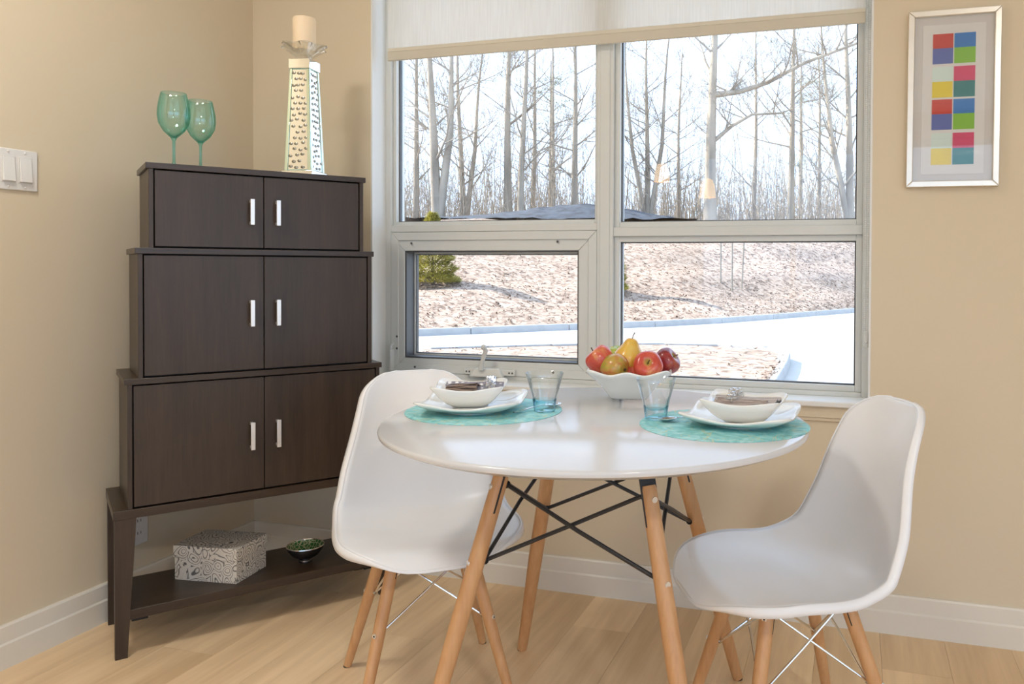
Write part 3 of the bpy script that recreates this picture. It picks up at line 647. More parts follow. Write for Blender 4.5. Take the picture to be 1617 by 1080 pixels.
def stripes(name, c0, c1, sc):
    m, t, N, L, b = nt(name); tc = N.new('ShaderNodeTexCoord'); wv = N.new('ShaderNodeTexWave'); wv.bands_direction = 'Y'; wv.inputs['Scale'].default_value = sc; wv.inputs['Distortion'].default_value = 1.2; wv.inputs['Detail'].default_value = 1
    L.new(tc.outputs['Object'], wv.inputs[0]); r = ramp(N, [c0, c1], [.4,.62]); L.new(wv.outputs[0], r.inputs[0]); L.new(r.outputs[0], b.inputs['Base Color']); b.inputs['Roughness'].default_value = .85
    return m
BZ = MZ + .0072
n1_ = thing('cloth_napkin', 'folded napkin, grey with white dots and brown striped lining, in a bowl', 'napkin', (1.314, -.716, BZ+.041), R(22))
obj('dotted_side', cloth(.040, .070, .018, 3, 7, .12), dots(), n1_, smooth=True, angle=None, solid=.0016)
o = obj('striped_lining', cloth(.026, .040, .015, 5, 9, -.2), stripes('brown_striped_cotton', (.045,.03,.025), (.26,.19,.15), 75), n1_, smooth=True, angle=None, solid=.0016); o.location = (-.028, -.030, .001); o.rotation_euler = (R(12), R(-4), R(-10))
n2_ = thing('cloth_napkin', 'folded napkin with fine grey stripes lying in a bowl', 'napkin', (2.000, -.708, BZ+.041), R(-6))
obj('striped_cloth', cloth(.040, .072, .014, 9, 8, .1), stripes('grey_striped_cotton', (.34,.31,.31), (.58,.55,.54), 90), n2_, smooth=True, angle=None, solid=.0016)
o = obj('folded_edge', cloth(.022, .058, .006, 12, 12, .2), stripes('taupe_striped_cotton', (.30,.25,.23), (.48,.42,.39), 70), n2_, smooth=True, angle=None, solid=.0016); o.location = (-.004, -.032, .001); o.rotation_euler = (R(12), 0, R(3))
MBEAD = thin_glass('crystal_bead', (.93,.95,.97), .30, .03, .95)
bead_me = MB().sphere((0,0,0), .0075, 8, 5).mesh('bead'); bead_me.materials.append(MBEAD)
def nring(label, loc, rz, half, h):
    t = thing('napkin_ring', label, 'napkin ring', loc, rz, 'crystal bead napkin rings')
    obj('wire_loop', MB().tube([(0, half*cos(a), h*sin(a)) for a in [PI*k/14 for k in range(15)]], .0011, 6), MCHROME, t)
    for k in range(9):
        a = PI*(.08+.105*k); 
        for dx in ((-.007, .007) if k % 2 else (0,)): obj('bead', bead_me, None, t, loc=(dx, half*cos(a), h*sin(a)+.003))
nring('crystal bead napkin ring around the dotted napkin', (1.350, -.701, BZ+.040), R(24), .036, .026)
nring('crystal bead napkin ring around the striped grey napkin', (1.972, -.704, BZ+.040), R(-6), .036, .026)
# spoons
def spoon(label, loc, rz, L_=.150):
    t = thing('teaspoon', label, 'spoon', loc, rz, 'teaspoons')
    rows = []
    for i in range(15):
        u = i/14; w_ = .0165*math.sqrt(max(0, 1-(2*u-1)**2))*(1+.15*(u-.5)) + .0006; d = .0075*sin(PI*u)**.8
        rows.append([(.046*u, w_*q, .0085 - d*(1-q*q) + .0012) for q in [-1+2*k/10 for k in range(11)]])
    obj('spoon_bowl', MB().grid(rows), MSTEEL, t, smooth=True, angle=None, solid=.0012)
    hp = [(-.001,0,.0085,.0032),(-.02,0,.0098,.003),(-.05,0,.008,.0032),(-.08,0,.0045,.0044),(-.098,0,.003,.0052),(-.104,0,.003,.0035)]
    mb = MB(); mb.grid([[(x,-w_,z-.0008),(x,w_,z-.0008),(x,w_,z+.0008),(x,-w_,z+.0008)] for x,y,z,w_ in hp], close=True)
    obj('spoon_handle', mb, MSTEEL, t, smooth=True, angle=60)
def zrot(p0, p1): return math.atan2(p1[1]-p0[1], p1[0]-p0[0])
spoon('teaspoon behind the tumbler near the dotted napkin, handle on the placemat', (1.483, -.655, MZ), R(62)); spoon('teaspoon with its bowl in front of the tumbler near the striped napkin', (1.838, -.722, MZ), R(206))
# tumblers
MCLR = thin_glass('clear_tumbler_glass', (.99,.995,.995), .05, 0, .7, dens=(.86,.92,.93))
MAQ = thin_glass('aqua_glass_base', (.82,.94,.97), .08, 0, .6, dens=(.50,.80,.88))
def tumbler(label, x, y, z):
    t = thing('tumbler', label, 'glass', (x, y, z), 0, 'conical glass tumblers')
    obj('glass_wall', MB().lathe([(.0275,.012),(.0285,.022),(.0335,.045),(.0415,.075),(.0480,.096),(.0474,.0968),(.0465,.096),(.0398,.075),(.0318,.045),(.0262,.024),(.0003,.020)], 56), MCLR, t, smooth=True, angle=60)
    obj('thick_base', MB().lathe([(.0003,0),(.024,0),(.0268,.002),(.0274,.012),(.0284,.022),(.030,.030),(.0285,.030),(.026,.0235),(.0003,.0205)], 56), MAQ, t, smooth=True, angle=60)
tumbler('flared glass tumbler with aqua base beside the dotted napkin setting', 1.494, -.694, MZ); tumbler('flared glass tumbler with aqua base in front of the fruit bowl', 1.783, -.703, MZ)

# ------------------------------------------------------------------ fruit bowl and fruit
FX, FY = 1.642, -.436; FR = R(12)
fb = thing('fruit_bowl', 'deep white square bowl with wavy rim holding fruit', 'bowl', (FX, FY, TZ+.0002), FR)
rows = []
for (q, z) in ((.005,.006),(.42,.006),(.46,.010),(.60,.034),(.75,.054),(.90,.070),(1.0,.079)):
    row = []
    for k in range(128):
        th = 2*PI*k/128; n = 5.5; rho = sq(th, n); wv_ = cos(8*th)*q**6
        row.append((.116*q*rho*cos(th), .116*q*rho*sin(th), z + .0045*wv_ + .004*abs(sin(2*th))**4*q**6))
    rows.append(row)
obj('bowl_surface', MB().grid(rows, close=True), MPORC, fb, smooth=True, angle=None, solid=.0055)
def fruit_mat(name, cols, pos, dimple=None):
    m, t, N, L, b = nt(name); tc = N.new('ShaderNodeTexCoord'); mp = N.new('ShaderNodeMapping'); mp.inputs['Scale'].default_value = (1,1,.35); L.new(tc.outputs['Object'], mp.inputs[0])
    n1 = N.new('ShaderNodeTexNoise'); n1.inputs['Scale'].default_value = 22; n1.inputs['Detail'].default_value = 2; L.new(mp.outputs[0], n1.inputs[0])
    n2 = N.new('ShaderNodeTexNoise'); n2.inputs['Scale'].default_value = 150; n2.inputs['Detail'].default_value = 2; L.new(mp.outputs[0], n2.inputs[0])
    a = N.new('ShaderNodeMath'); a.operation = 'MULTIPLY_ADD'; a.inputs[1].default_value = .22; L.new(n2.outputs[0], a.inputs[0]); 
    s = N.new('ShaderNodeMath'); s.operation = 'MULTIPLY'; s.inputs[1].default_value = .78; L.new(n1.outputs[0], s.inputs[0]); L.new(s.outputs[0], a.inputs[2])
    r = ramp(N, cols, pos); L.new(a.outputs[0], r.inputs[0]); out = r.outputs[0]
    if dimple:
        sx = N.new('ShaderNodeSeparateXYZ'); L.new(tc.outputs['Object'], sx.inputs[0]); cz = N.new('ShaderNodeCombineXYZ'); L.new(sx.outputs[0], cz.inputs[0]); L.new(sx.outputs[1], cz.inputs[1])
        ln = N.new('ShaderNodeVectorMath'); ln.operation = 'LENGTH'; L.new(cz.outputs[0], ln.inputs[0])
        mr = N.new('ShaderNodeMapRange'); mr.inputs[1].default_value = .004; mr.inputs[2].default_value = .015; mr.inputs[3].default_value = 1; mr.inputs[4].default_value = 0; L.new(ln.outputs['Value'], mr.inputs[0])
        mx = N.new('ShaderNodeMix'); mx.data_type = 'RGBA'; L.new(mr.outputs[0], mx.inputs[0]); L.new(out, mx.inputs[6]); mx.inputs[7].default_value = (*dimple, 1); out = mx.outputs[2]
    L.new(out, b.inputs['Base Color']); b.inputs['Roughness'].default_value = .28; b.inputs['Coat Weight'].default_value = .25
    return m
MAP1 = fruit_mat('pink_red_apple', [(.50,.05,.035), (.62,.10,.06), (.72,.36,.12)], [.36,.56,.70], (.55,.42,.10))
MAP2 = fruit_mat('dark_red_apple', [(.20,.018,.022), (.34,.035,.035), (.48,.16,.07)], [.36,.56,.74], (.40,.34,.08))
MPR1 = fruit_mat('yellow_pear', [(.66,.34,.04), (.74,.46,.07), (.70,.52,.14)], [.35,.52,.70])
MPR2 = fruit_mat('red_green_pear', [(.52,.09,.05), (.50,.30,.06), (.34,.36,.05)], [.40,.52,.64])
MSTEM = pm('brown_stem', (.10,.055,.025), .8); MGRN = fruit_mat('green_apple', [(.32,.42,.05), (.40,.50,.08), (.46,.52,.12)], [.35,.52,.7])
AP = [(.0005,-.026),(.008,-.030),(.018,-.0315),(.028,-.024),(.0365,-.006),(.0385,.008),(.036,.020),(.028,.030),(.018,.0325),(.009,.030),(.003,.0235),(.0005,.021)]
PR = [(.0005,-.032),(.008,-.035),(.022,-.035),(.034,-.025),(.0395,-.010),(.038,.006),(.031,.021),(.022,.034),(.0175,.043),(.012,.050),(.005,.0525),(.0005,.051)]
def smoothp(pr, k=3):
    out = []
    for i in range(len(pr)-1):
        p0, p1, p2, p3 = pr[max(i-1,0)], pr[i], pr[i+1], pr[min(i+2,len(pr)-1)]
        for j in range(k):
            t = j/k; out.append(tuple(max(.0005 if d == 0 else -9, .5*((2*p1[d])+(-p0[d]+p2[d])*t+(2*p0[d]-5*p1[d]+4*p2[d]-p3[d])*t*t+(-p0[d]+3*p1[d]-3*p2[d]+p3[d])*t**3)) for d in (0,1)))
    return out + [pr[-1]]
def fruit(name, label, loc, rot, kind, mat, s=1):
    t = thing(name, label, name, loc, 0, 'fruit in the white bowl'); t.rotation_euler = rot
    wp_ = (lambda q, a: (q[0]*(1+.025*cos(5*a)), q[1]*(1+.025*cos(5*a)), q[2])) if kind == 'a' else (lambda q, a: (q[0]*(1+.02*cos(2*a)), q[1]*(1-.02*cos(2*a)), q[2]))
    obj('flesh', MB().lathe([(r*s, z*s) for r, z in smoothp(AP if kind == 'a' else PR)], 40, warp=wp_), mat, t, smooth=True, angle=None)
    top = .022 if kind == 'a' else .050; ln = .020 if kind == 'a' else .018
    obj('stem', MB().tube([(0,0,(top-.003)*s), (.001,0,(top+ln*.5)*s), (.004,.001,(top+ln)*s)], [.0016,.0013,.0018], 8), MSTEM, t, smooth=True)
    zb = -.0275 if kind == 'a' else -.0355; mb = MB()
    for k in range(5):
        a = 2*PI*k/5; mb.tube([(.002*cos(a),.002*sin(a),zb*s), (.005*cos(a),.005*sin(a),(zb-.004)*s)], [.0018,.0005], 6)
    obj('calyx', mb, MSTEM, t, smooth=True)
def fpos(a, s, z): return (FX + a*cos(FR) - s*sin(FR), FY + a*sin(FR) + s*cos(FR), z)
fruit('apple', 'pink red apple at the left of the fruit bowl', fpos(-.080,-.018,.854), (R(10),R(-42),0), 'a', MAP1, 1.0)
fruit('apple', 'bright red apple at the front right with its stem end facing out', fpos(.052,-.052,.842), (R(62),R(8),R(10)), 'a', MAP1, 1.04)
fruit('apple', 'dark red apple at the right end of the fruit bowl', fpos(.098,.018,.846), (R(20),R(50),R(20)), 'a', MAP2, .98)
fruit('apple', 'green apple peeping out behind the pink apple', fpos(-.035,.055,.853), (R(8),R(5),0), 'a', MGRN, .92)
fruit('apple', 'red apple low in the middle of the bowl under the pear', fpos(.005,-.022,.802), (R(70),0,0), 'a', MAP1, .92)
fruit('pear', 'upright yellow pear standing highest in the fruit bowl', fpos(-.004,.006,.856), (R(-4),R(9),0), 'p', MPR1, 1.08)
fruit('pear', 'red and green pear lying at the front left of the bowl', fpos(-.040,-.040,.836), (R(8),R(-84),R(-25)), 'p', MPR2, .98)
fruit('apple', 'dark apple resting low at the back of the fruit bowl', fpos(.05,.05,.800), (R(15),R(25),0), 'a', MAP2, .95)

# ------------------------------------------------------------------ lamps: pendants reflected in the window, unseen flush lamps added as fill
MAMB = glow('amber_glass_glow', (1, .62, .28), 7.0); MDIF = glow('lamp_diffuser', (1, .86, .66), 2.0)
def lamp_light(name, loc, power, size, col, spot=None):
    d = bpy.data.lights.new(name, 'AREA'); d.shape = 'DISK'; d.size = size; d.energy = power; d.color = col
    o = bpy.data.objects.new(name, d); COL.objects.link(o); o.location = loc; return o
def flush(label, x, y, power):  # unseen ceiling fixture, added as fill light for the walls
    t = thing('added_fill_lamp', label, 'ceiling lamp', (x, y, CEIL), 0, 'added flush fill lamps')
    obj('housing', MB().lathe([(.0005,0),(.21,0),(.215,-.01),(.215,-.045),(.20,-.05),(.20,-.03),(.0005,-.03)], 48), MJAMB, t, smooth=True, angle=40)
    obj('diffuser', MB().lathe([(.199,-.040),(.15,-.050),(.08,-.056),(.0005,-.058)], 48), MDIF, t, smooth=True)
    l = lamp_light('fill_light', (0,0,-.064), power, .38, (1,.97,.92)); l.parent = t
flush('unseen flush fill lamp added above the left side of the room', 0.60, -1.6, 12)
flush('unseen flush fill lamp added behind the camera on the right', 3.5, -3.3, 26)
def pendant(label, x, y, z):
    t = thing('pendant_lamp', label, 'pendant lamp', (x, y, z), 0, 'amber pendant lamps')
    obj('glass_shade', MB().lathe([(.02,.10),(.045,.09),(.065,.03),(.075,-.07),(.072,-.07),(.06,.03),(.04,.085),(.02,.095)], 32), MAMB, t, smooth=True)
    obj('cord', MB().tube([(0,0,.09),(0,0,CEIL-z)], .004, 8), MRUB, t); obj('canopy', MB().lathe([(.05,CEIL-z),(.05,CEIL-z-.015),(.0005,CEIL-z-.02)], 24), MBLACKM, t)
pendant('amber pendant lamp, the left of two behind the camera', .492, -4.4, 1.99)
pendant('amber pendant lamp, the right of two behind the camera', .96, -4.2, 1.815)

# ------------------------------------------------------------------ outdoors
GZ = -.35
CAMX, CAMY = 2.2362, -2.5224
def away(u, D):     # ground position seen in the direction of column u at distance D along the view axis
    k = (u-982.8)/1244.7; return Vector((CAMX + D*(sin(YAW) + k*cos(YAW)), CAMY + D*(cos(YAW) - k*sin(YAW)), 0))
MROAD = pm('pale_concrete', (.46,.445,.42), .85, var=.06, scale=1.2, bump=.2, bscale=40)
MKERB = pm('kerb_concrete', (.37,.375,.375), .85, var=.08, scale=5, bump=.3, bscale=30)
def mulch():
    m, t, N, L, b = nt('wood_chip_mulch'); tc = N.new('ShaderNodeTexCoord')
    v = N.new('ShaderNodeTexVoronoi'); v.inputs['Scale'].default_value = 9; v.inputs['Randomness'].default_value = 1; L.new(tc.outputs['Object'], v.inputs[0])
    n1 = N.new('ShaderNodeTexNoise'); n1.inputs['Scale'].default_value = 11; n1.inputs['Detail'].default_value = 5; n1.inputs['Roughness'].default_value = .75; L.new(tc.outputs['Object'], n1.inputs[0])
    n2 = N.new('ShaderNodeTexNoise'); n2.inputs['Scale'].default_value = .35; n2.inputs['Detail'].default_value = 3; L.new(tc.outputs['Object'], n2.inputs[0])
    sp = N.new('ShaderNodeSeparateColor'); L.new(v.outputs['Color'], sp.inputs[0])
    a = N.new('ShaderNodeMath'); a.operation = 'MULTIPLY_ADD'; a.inputs[1].default_value = .35; L.new(sp.outputs[0], a.inputs[0])
    c = N.new('ShaderNodeMath'); c.operation = 'MULTIPLY'; c.inputs[1].default_value = .65; L.new(n1.outputs[0], c.inputs[0]); L.new(c.outputs[0], a.inputs[2])
    r = ramp(N, [(.11,.07,.05), (.30,.215,.16), (.40,.31,.245)], [.30,.45,.64]); L.new(a.outputs[0], r.inputs[0])
    hs = N.new('ShaderNodeHueSaturation'); mr = N.new('ShaderNodeMapRange'); mr.inputs[1].default_value = .3; mr.inputs[2].default_value = .7; mr.inputs[3].default_value = .82; mr.inputs[4].default_value = 1.14; L.new(n2.outputs[0], mr.inputs[0]); L.new(mr.outputs[0], hs.inputs['Value']); L.new(r.outputs[0], hs.inputs['Color'])
    L.new(hs.outputs[0], b.inputs['Base Color']); b.inputs['Roughness'].default_value = .95
    bp = N.new('ShaderNodeBump'); bp.inputs['Strength'].default_value = .18; bp.inputs['Distance'].default_value = .03; L.new(a.outputs[0], bp.inputs['Height']); L.new(bp.outputs[0], b.inputs['Normal'])
    return m
MMUL = mulch()
tag(obj('road', MB().add([(-120,.2,GZ),(120,.2,GZ),(120,120,GZ),(-120,120,GZ)], [(0,1,2,3)]), MROAD), 'pale concrete road curving past the house', kind='structure')
tag(obj('yard', MB().add([(-120,-120,GZ-.02),(120,-120,GZ-.02),(120,.2,GZ-.02),(-120,.2,GZ-.02)], [(0,1,2,3)]), MROAD), 'pale concrete yard behind the camera outside the room', kind='structure')
# far kerb line
KP = [(-20,3.5),(-13,7.0),(-9.0,10.0),(-6.86,12.23),(-5.75,13.4),(-5.0,14.4),(-3.45,15.75),(-3.0,16.35),(-1.9,17.6),(-.35,20.4),(2.2,25.6),(4.6,30.5),(8,38),(12,47)]
KP = [Vector((a,b,0)) for a, b in KP]
def resample(P, step):
    out = [P[0].copy()]; acc = 0
    # catmull-rom through the points
    fine = []
    for i in range(len(P)-1):
        p0, p1, p2, p3 = P[max(i-1,0)], P[i], P[i+1], P[min(i+2,len(P)-1)]
        for j in range(30):
            t = j/30; fine.append(.5*((2*p1)+(-p0+p2)*t+(2*p0-5*p1+4*p2-p3)*t*t+(-p0+3*p1-3*p2+p3)*t**3))
    fine.append(P[-1])
    for a, b in zip(fine, fine[1:]):
        acc += (b-a).length
        if acc >= step: out.append(b.copy()); acc = 0
    return out
def kerb(name, label, P, step, hgt, wid, side):
    t = thing(name, label, None, (0,0,0), kind='structure'); S = resample(P, step)
    for a, b in zip(S, S[1:]):
        d = (b-a); l = d.length; d.normalize(); n = Vector((-d.y, d.x, 0))*side; a2, b2 = a+d*.006, b-d*.006
        obj('kerb_stone', MB().hexa([(*(a2).xy,GZ-.05),(*(b2).xy,GZ-.05),(*(b2+n*wid).xy,GZ-.05),(*(a2+n*wid).xy,GZ-.05)], [(*(a2+n*.02).xy,GZ+hgt),(*(b2+n*.02).xy,GZ+hgt),(*(b2+n*wid).xy,GZ+hgt),(*(a2+n*wid).xy,GZ+hgt)]), MKERB, t, bevel=.015)
    return t
kerb('kerb', 'pale kerb along the foot of the mulched slope', KP, 2.4, .15, .16, 1)
KB = [Vector((a,b,0)) for a, b in ((-4.6,9.2),(-3.6,9.9),(-1.7,11.1),(.1,11.35),(.85,11.05),(1.22,10.4),(1.32,9.4),(1.36,7.4),(1.40,4.0))]
kerb('kerb', 'pale kerb around the near planting bed below the window', KB, 1.0, .15, .20, -1)
# slope: rows step away from the kerb, rising to a crest with woods behind
SP = resample(KP, 1.0); rows = []; rg = random.Random(4)
CAM2 = Vector((CAMX, CAMY, 0)); NR = 46
def crest(e): 
    t = min(1, e/17.0); return .15 + 3.55*(t*t*(3-2*t)*.55 + t*.45)
def hk(p): return (1.10 + .060*((p-CAM2).length*.96+17) - GZ)/3.70
for j in range(NR):
    e = 26*(j/(NR-1))**1.15; row = []
    for p in SP:
        d = (p-CAM2).normalized(); q = p + d*(e+.12)
        z = GZ + crest(e)*hk(p) + (.09*sin(q.x*.9+q.y*.5)+.07*sin(q.x*1.9-q.y*1.3)+rg.uniform(-.03,.03))*min(1,e/3) - .05*(j == 0)
        row.append((q.x, q.y, z))
    rows.append(row)
for ex in (60, 110): rows.append([(p + (p-CAM2).normalized()*ex).xy[:] + (GZ+3.7*hk(p),) for p in SP])
tag(obj('hillside', MB().grid(rows), MMUL, smooth=True, angle=None), 'sunny slope covered in pale wood-chip mulch', kind='structure')
bed = [v for v in resample(KB, .5)]; ins = [(v.x*.985-.02, v.y-.06) for v in bed]
bpoly = ins + [(1.2,3.0),(-4.6,3.0)]
bm_ = MB(); nb = len(ins); rws = []
for k in range(12):
    f = k/11; rws.append([(x*(1-f)+ (x*.9-.15)*f, y*(1-f)+2.6*f, GZ+.11+.05*sin(PI*min(f*1.6,1))+rg.uniform(-.015,.015)*(k>0)) for x, y in ins])
tag(obj('planting_bed', MB().grid(rws), MMUL, smooth=True, angle=None), 'near bed of pale wood-chip mulch inside the kerb', kind='structure')
# loose leaves and chips lying on both beds
def litter():
    mb = MB(); rg = random.Random(11); out = []
    def leaf(c, s):
        a = rg.uniform(0,6.28); d = Vector((cos(a), sin(a), rg.uniform(-.2,.5)))*s; n = Vector((-sin(a), cos(a), rg.uniform(-.3,.5)))*s*.55
        mb.add([c-d, c-n, c+d+Vector((0,0,s*.4)), c+n], [(0,1,2,3)])
    for _ in range(16000):
        j = rg.random()**1.2*22; i = rg.randrange(14, len(SP)-12); p = SP[i].lerp(SP[i+1], rg.random()); d = (p-CAM2).normalized(); q = p + d*(j+.2)
        e = j; z = GZ + crest(e)*hk(p) + (.09*sin(q.x*.9+q.y*.5)+.07*sin(q.x*1.9-q.y*1.3))*min(1,e/3)
        leaf(Vector((q.x,q.y,z+.03)), rg.uniform(.018,.055))
    for _ in range(700):
        k = rg.randrange(len(ins)-1); f = rg.random()**1.3*.8; x = ins[k][0]; y = ins[k][1]
        leaf(Vector((x*(1-f)+(x*.9-.15)*f+rg.uniform(-.2,.2)*f, y*(1-f)+2.6*f, GZ+.13+.05*sin(PI*min(f*1.6,1)))), rg.uniform(.015,.035))
    return mb
lt = obj('leaf_litter', litter(), pm('dry_leaves', (.17,.115,.085), .9, var=.45, scale=4)); tag(lt, 'dry leaves and chips scattered over the mulch', 'leaves', kind='stuff')
# dark mound on the crest
MMND = pm('blue_grey_gravel', (.045,.055,.072), .9, var=.5, scale=3, bump=.6, bscale=12)
ml = []
for k in range(33):
    f = k/32; u = 640 + 460*f; c = away(u, 40.0); d = (c-CAM2).normalized()
    hh = .95*max(0, sin(PI*f**1.35))**1.1*(.9+.1*sin(11*f+1))
    ml.append([(*(c+d*q).xy, 3.45 + hh*(1-(q/3.4)**2) + rg.uniform(-.05,.05)) for q in (-3.4,-2.3,-1.1,0,1.1,2.3,3.4)])
tag(obj('gravel_mound', MB().grid(ml), MMND, smooth=True, angle=None), 'long low blue-grey mound on top of the slope', 'mound')
# young spruces and tree stakes on the slope
def hill_at(u, D):
    c = away(u, D); d = (Vector((c.x,c.y,0))-CAM2).normalized(); best = min(SP, key=lambda p: ((p-CAM2).normalized()-d).length); e = max(0, (Vector((c.x,c.y,0))-best).length*(1 if (Vector((c.x,c.y,0))-CAM2).length > (best-CAM2).length else -1))
    return Vector((c.x, c.y, GZ + crest(e)*hk(best) - .05))
MNEED = pm('spruce_needles', (.42,.38,.10), .8, var=.5, scale=3); MBARK0 = pm('spruce_bark', (.12,.09,.06), .9)
def spruce(label, base, h, r, seed):
    t = thing('young_spruce', label, 'spruce', base, 0, 'young spruces on the slope'); rg = random.Random(seed); mb = MB()
    obj('trunk', MB().tube([(0,0,-.1),(0,0,h*.95)], [.05,.01], 8), MBARK0, t)
    for _ in range(11000):
        f = rg.random()**1.35; z = .04+h*f; rr = r*(1-f)**.7*(.30+.70*rg.random()**.45)*(.88+.12*sin(f*40))+.02; a = rg.uniform(0,6.28)
        c = Vector((rr*cos(a), rr*sin(a), z)); o = Vector((cos(a), sin(a), rg.uniform(-.1,.6)))*rg.uniform(.06,.14); n = Vector((-sin(a), cos(a), rg.uniform(-.5,.5)))*.022
        mb.add([c-n, c+n, c+o], [(0,1,2)])
    s = obj('foliage', mb, MNEED, t)
spruce('squat yellow-green young spruce on the slope behind the awning sash', hill_at(683, 22.3), 1.95, .80, 3)
spruce('slim young spruce partly hidden behind the window mullion', hill_at(968, 23.4), 1.9, .42, 5)
MSTK = pm('weathered_stake', (.23,.20,.16), .85, var=.15)
for lab, u0, D, h in (('leftmost of the three thin stakes on the slope', 1138, 26.4, 2.2), ('middle and nearest of the three thin stakes on the slope', 1156, 25.9, 2.3), ('rightmost, slightly leaning stake of the three on the slope', 1171, 26.6, 2.2)):
    b = hill_at(u0, D); lean = .10 if 'leaning' in lab else 0
    tag(obj('tree_stake', MB().tube([(0,0,-.2),(lean,0,h)], .026, 8).tube([(lean*.9,0,h*.9),(lean*.9+.002,0,h*.9+.03)], .03, 8), MSTK, loc=b), lab, 'stake', 'stakes on the slope')

# bare woods behind the crest
MBARK = pm('pale_grey_bark', (.35,.30,.24), .95, var=.35, scale=1.5, bump=.5, bscale=10, stretch=(1,1,.25))
MTWIG = pm('grey_brown_twigs', (.34,.295,.24), .95, var=.2, scale=2)
PLZ = GZ + 3.55
def branch(mb, p, d, L_, r, depth, rg, bend=.25, n=5):
    pts = [p.copy()]; rad = [r]; steps = 5 if depth > 1 else 3; q = p.copy(); v = d.normalized()
    for i in range(steps):
        v = (v + Vector((rg.uniform(-1,1), rg.uniform(-1,1), rg.uniform(-.4,.8)))*bend*.45).normalized(); q = q + v*L_/steps; pts.append(q.copy()); rad.append(max(.0065, r*(1-.75*(i+1)/steps)))
    mb.tube(pts, rad, n if depth > 1 else 3, cap=False)
    if depth <= 0: return
    for _ in range(rg.randint(3, 5) if depth > 1 else rg.randint(3, 4)):
        i = rg.randint(1, steps); o = pts[i]; ax = (pts[i]-pts[i-1]).normalized(); a = rg.uniform(0, 6.28); s = ax.orthogonal().normalized(); s = (Matrix.Rotation(a, 3, ax) @ s)
        branch(mb, o, ax*rg.uniform(.5,.9)+s*rg.uniform(.5,.9)+Vector((0,0,.25)), L_*rg.uniform(.40,.62), max(.0075, rad[i]*.62), depth-1, rg, bend, n)
def tree(label, u, D, h, r, seed, lean=0, stems=((0,0,1),), limbs=(), nb=13, first=.22):
    base = away(u, D); base.z = PLZ-.4; t = thing('bare_tree', label, 'tree', base, 0, 'bare trees behind the slope'); rg = random.Random(seed); tr = MB(); br = MB()
    rtv = Vector((cos(YAW), -sin(YAW), 0))
    for (off, ln, sc) in stems:
        pts = []; rad = []; N_ = 9
        for i in range(N_+1):
            f = i/N_; pts.append(rtv*(off*min(1, f*2.2)**1.2 + (lean+ln)*h*f + (.10*sin(3.1*f+seed)+.06*sin(7*f+2*seed))*f) + Vector((0, .08*sin(4*f+seed), h*sc*f))); rad.append(r*sc*(1-.80*f)*(1.25 if i == 0 else 1))
        tr.tube(pts, rad, 9, cap=False)
        for _ in range(int(nb*1.5)):
            f = rg.uniform(first, .98); i = int(f*N_); q = pts[i].lerp(pts[i+1], f*N_-i); a = rg.uniform(0, 6.28)
            branch(br, q, Vector((cos(a), sin(a)*.6, rg.uniform(.25,1.1))), h*rg.uniform(.16,.30)*(1.15-f*.5), max(.016, r*sc*(1-.8*f)*.34), 3, rg, .32)
    for pl, rr in limbs:
        pp = [rtv*a + Vector((0, .1*k, z)) for k, (a, z) in enumerate(pl)]; tr.tube(pp, [rr*(1-.6*k/(len(pp)-1)) for k in range(len(pp))], 8, cap=False)
        for k in range(1, len(pp)):
            for _ in range(4):
                q = pp[k-1].lerp(pp[k], rg.random()); a = rg.uniform(0,6.28); branch(br, q, Vector((cos(a), sin(a)*.5, rg.uniform(.1,1))), rg.uniform(1,2.4), rr*.35, 3, rg, .35)
    obj('trunk', tr, MBARK, t, smooth=True, angle=None); obj('branches', br, MTWIG, t, smooth=True, angle=None)
tree('bare tree at the left edge of the upper left pane', 655, 44, 13, .20, 1, .01, nb=10)
tree('thick bare tree forking low, second from the left in the upper left pane', 690, 41, 13, .30, 2, -.035, stems=((0,0,1),(.5,.07,.9)), nb=10)
tree('slender forked bare tree left of the middle of the upper left pane', 733, 46, 13, .20, 3, 0, stems=((0,-.03,1),(.35,.06,.9)), nb=9)
tree('straight bare trunk in the middle of the upper left pane, left of a pair', 803, 43, 15, .25, 4, 0, nb=9)
tree('dark leaning bare trunk close to the right of the straight one', 822, 42, 14, .20, 5, .02, nb=9)
tree('thin bare tree with upright branches beside the leaning trunk', 840, 50, 14, .20, 6, .01, nb=9)
tree('thin bare tree third from the mullion in the upper left pane', 872, 49, 13, .17, 7, 0, nb=9)
tree('bare tree with spreading crown just left of the mullion', 905, 44, 13, .22, 8, .015, nb=11)
tree('many-stemmed bare tree just right of the mullion', 1022, 43, 12, .18, 9, 0, stems=((0,0,1),(-.5,-.06,.9),(.5,.06,.95)), nb=8)
tree('slim bare tree left of the big trunk in the upper right pane', 1072, 50, 12, .16, 10, 0, nb=8)
tree('biggest bare trunk with two long limbs reaching right', 1121, 39, 15, .33, 11, .008, limbs=(([(.15,6.9),(1.4,7.1),(2.8,7.6),(4.6,8.6),(7.2,9.6)], .15), ([(.1,4.6),(1.0,5.4),(2.0,6.0),(3.6,6.1)], .11)), nb=8, first=.45)
tree('thin bare tree right of the biggest trunk', 1190, 47, 13, .16, 12, 0, nb=9)
tree('tall slim bare tree in the right half of the upper right pane', 1246, 42, 14, .20, 13, .012, nb=10)
tree('bare tree with thin whippy branches between the two rightmost trunks', 1292, 48, 12, .15, 14, 0, nb=9)
tree('crooked bare tree at the right edge of the upper right pane', 1342, 41, 13, .24, 15, -.02, stems=((0,0,1),(-.6,-.05,.85)), nb=10)
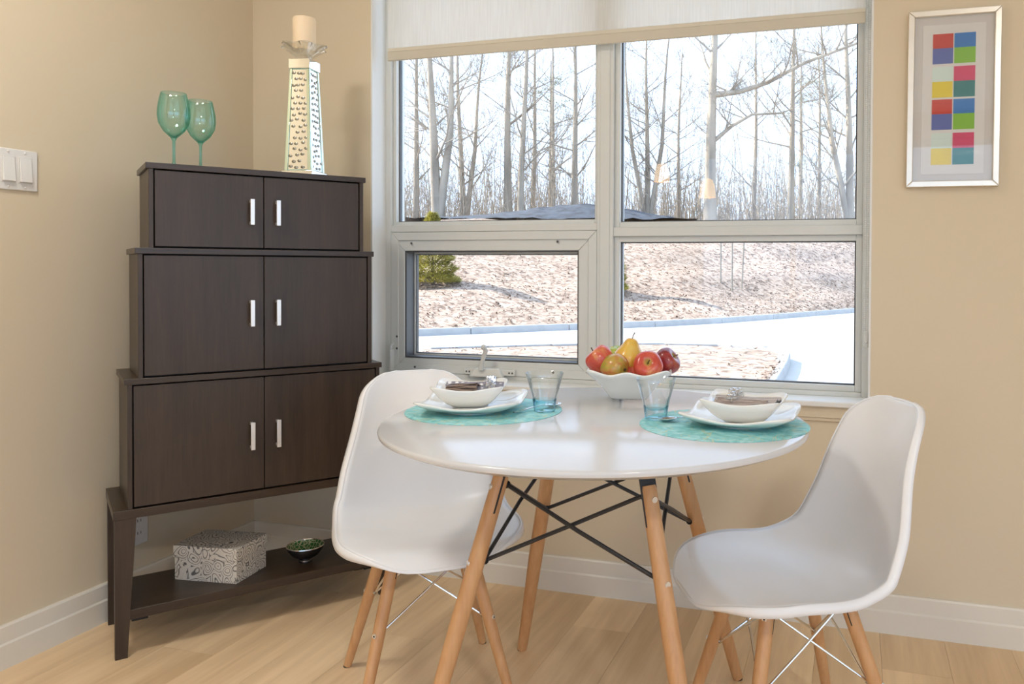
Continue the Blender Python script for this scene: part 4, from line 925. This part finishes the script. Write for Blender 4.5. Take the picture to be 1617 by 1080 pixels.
# thicket of thin saplings filling the foot of the woods
th = MB(); rg = random.Random(21)
for _ in range(3900):
    u = rg.uniform(330, 1760); D = rg.uniform(42, 66); b = away(u, D); b.z = PLZ-.3; h = rg.uniform(1.8, 5.2)*(1.7 if rg.random() < .22 else 1)
    pts = [b]; v = Vector((rg.uniform(-.12,.12), rg.uniform(-.1,.1), 1))
    for i in range(5): v = (v + Vector((rg.uniform(-.16,.16), rg.uniform(-.16,.16), .1))).normalized(); pts.append(pts[-1]+v*h/5)
    r0 = rg.uniform(.014,.034); th.tube(pts, [r0*(1-.7*i/5) for i in range(6)], 4, cap=False)
    for _ in range(5):
        k = rg.randint(1,5); a = rg.uniform(0,6.28); q = pts[k]; d = Vector((cos(a), sin(a), rg.uniform(.4,1.4))).normalized(); l = rg.uniform(.4,1.3)
        th.tube([q, q+d*l*.5+Vector((rg.uniform(-.1,.1),0,.05)), q+d*l], [.011,.009,.007], 3, cap=False)
tag(obj('sapling_thicket', th, MTWIG), 'thicket of thin bare saplings at the foot of the woods', 'thicket', kind='stuff')
# a few pines with pale needle tufts among the bare trees
MPINE = pm('pale_pine_needles', (.24,.25,.13), .9, var=.4, scale=1)
def pine(label, u, D, h, clumps, seed):
    base = away(u, D); base.z = PLZ-.4; t = thing('pine_tree', label, 'pine', base, 0, 'pines among the bare trees'); rg = random.Random(seed); rtv = Vector((cos(YAW), -sin(YAW), 0))
    tk = MB().tube([(0,0,0),(.05,0,h*.5),(0,.1,h)], [.17,.12,.04], 8, cap=False); nd = MB()
    for (a, z, s) in clumps:
        c = rtv*a + Vector((0,0,z)); tk.tube([Vector((0,0,z-.5)), c], [.05,.02], 5, cap=False)
        for _ in range(150):
            q = c + Vector((rg.gauss(0,.55)*s, rg.gauss(0,.5)*s, rg.gauss(0,.22)*s)); a_ = rg.uniform(0,6.28)
            for _k in range(4):
                d = Vector((rg.uniform(-1,1), rg.uniform(-1,1), rg.uniform(-.2,1))).normalized()*.16; n = d.orthogonal().normalized()*.012
                nd.add([q-n, q+n, q+d], [(0,1,2)])
    obj('trunk', tk, MBARK, t, smooth=True); f_ = obj('needles', nd, MPINE, t)
pine('pine with pale green tufts behind the right of the upper left pane', 868, 52, 12, [(-.8,7.6,1.1),(.6,9.0,1.0),(-.6,9.8,.9),(1.4,8.2,.8),(.4,10.6,.9)], 2)
pine('pine with pale green tufts beside the tall slim tree', 1262, 54, 13, [(-1.2,8.9,1.1),(.2,10.0,.9),(1.6,8.2,.9),(-.2,5.6,.8),(2.4,10.2,.9),(.8,11.2,.8)], 4)
bpy.context.view_layer.update()
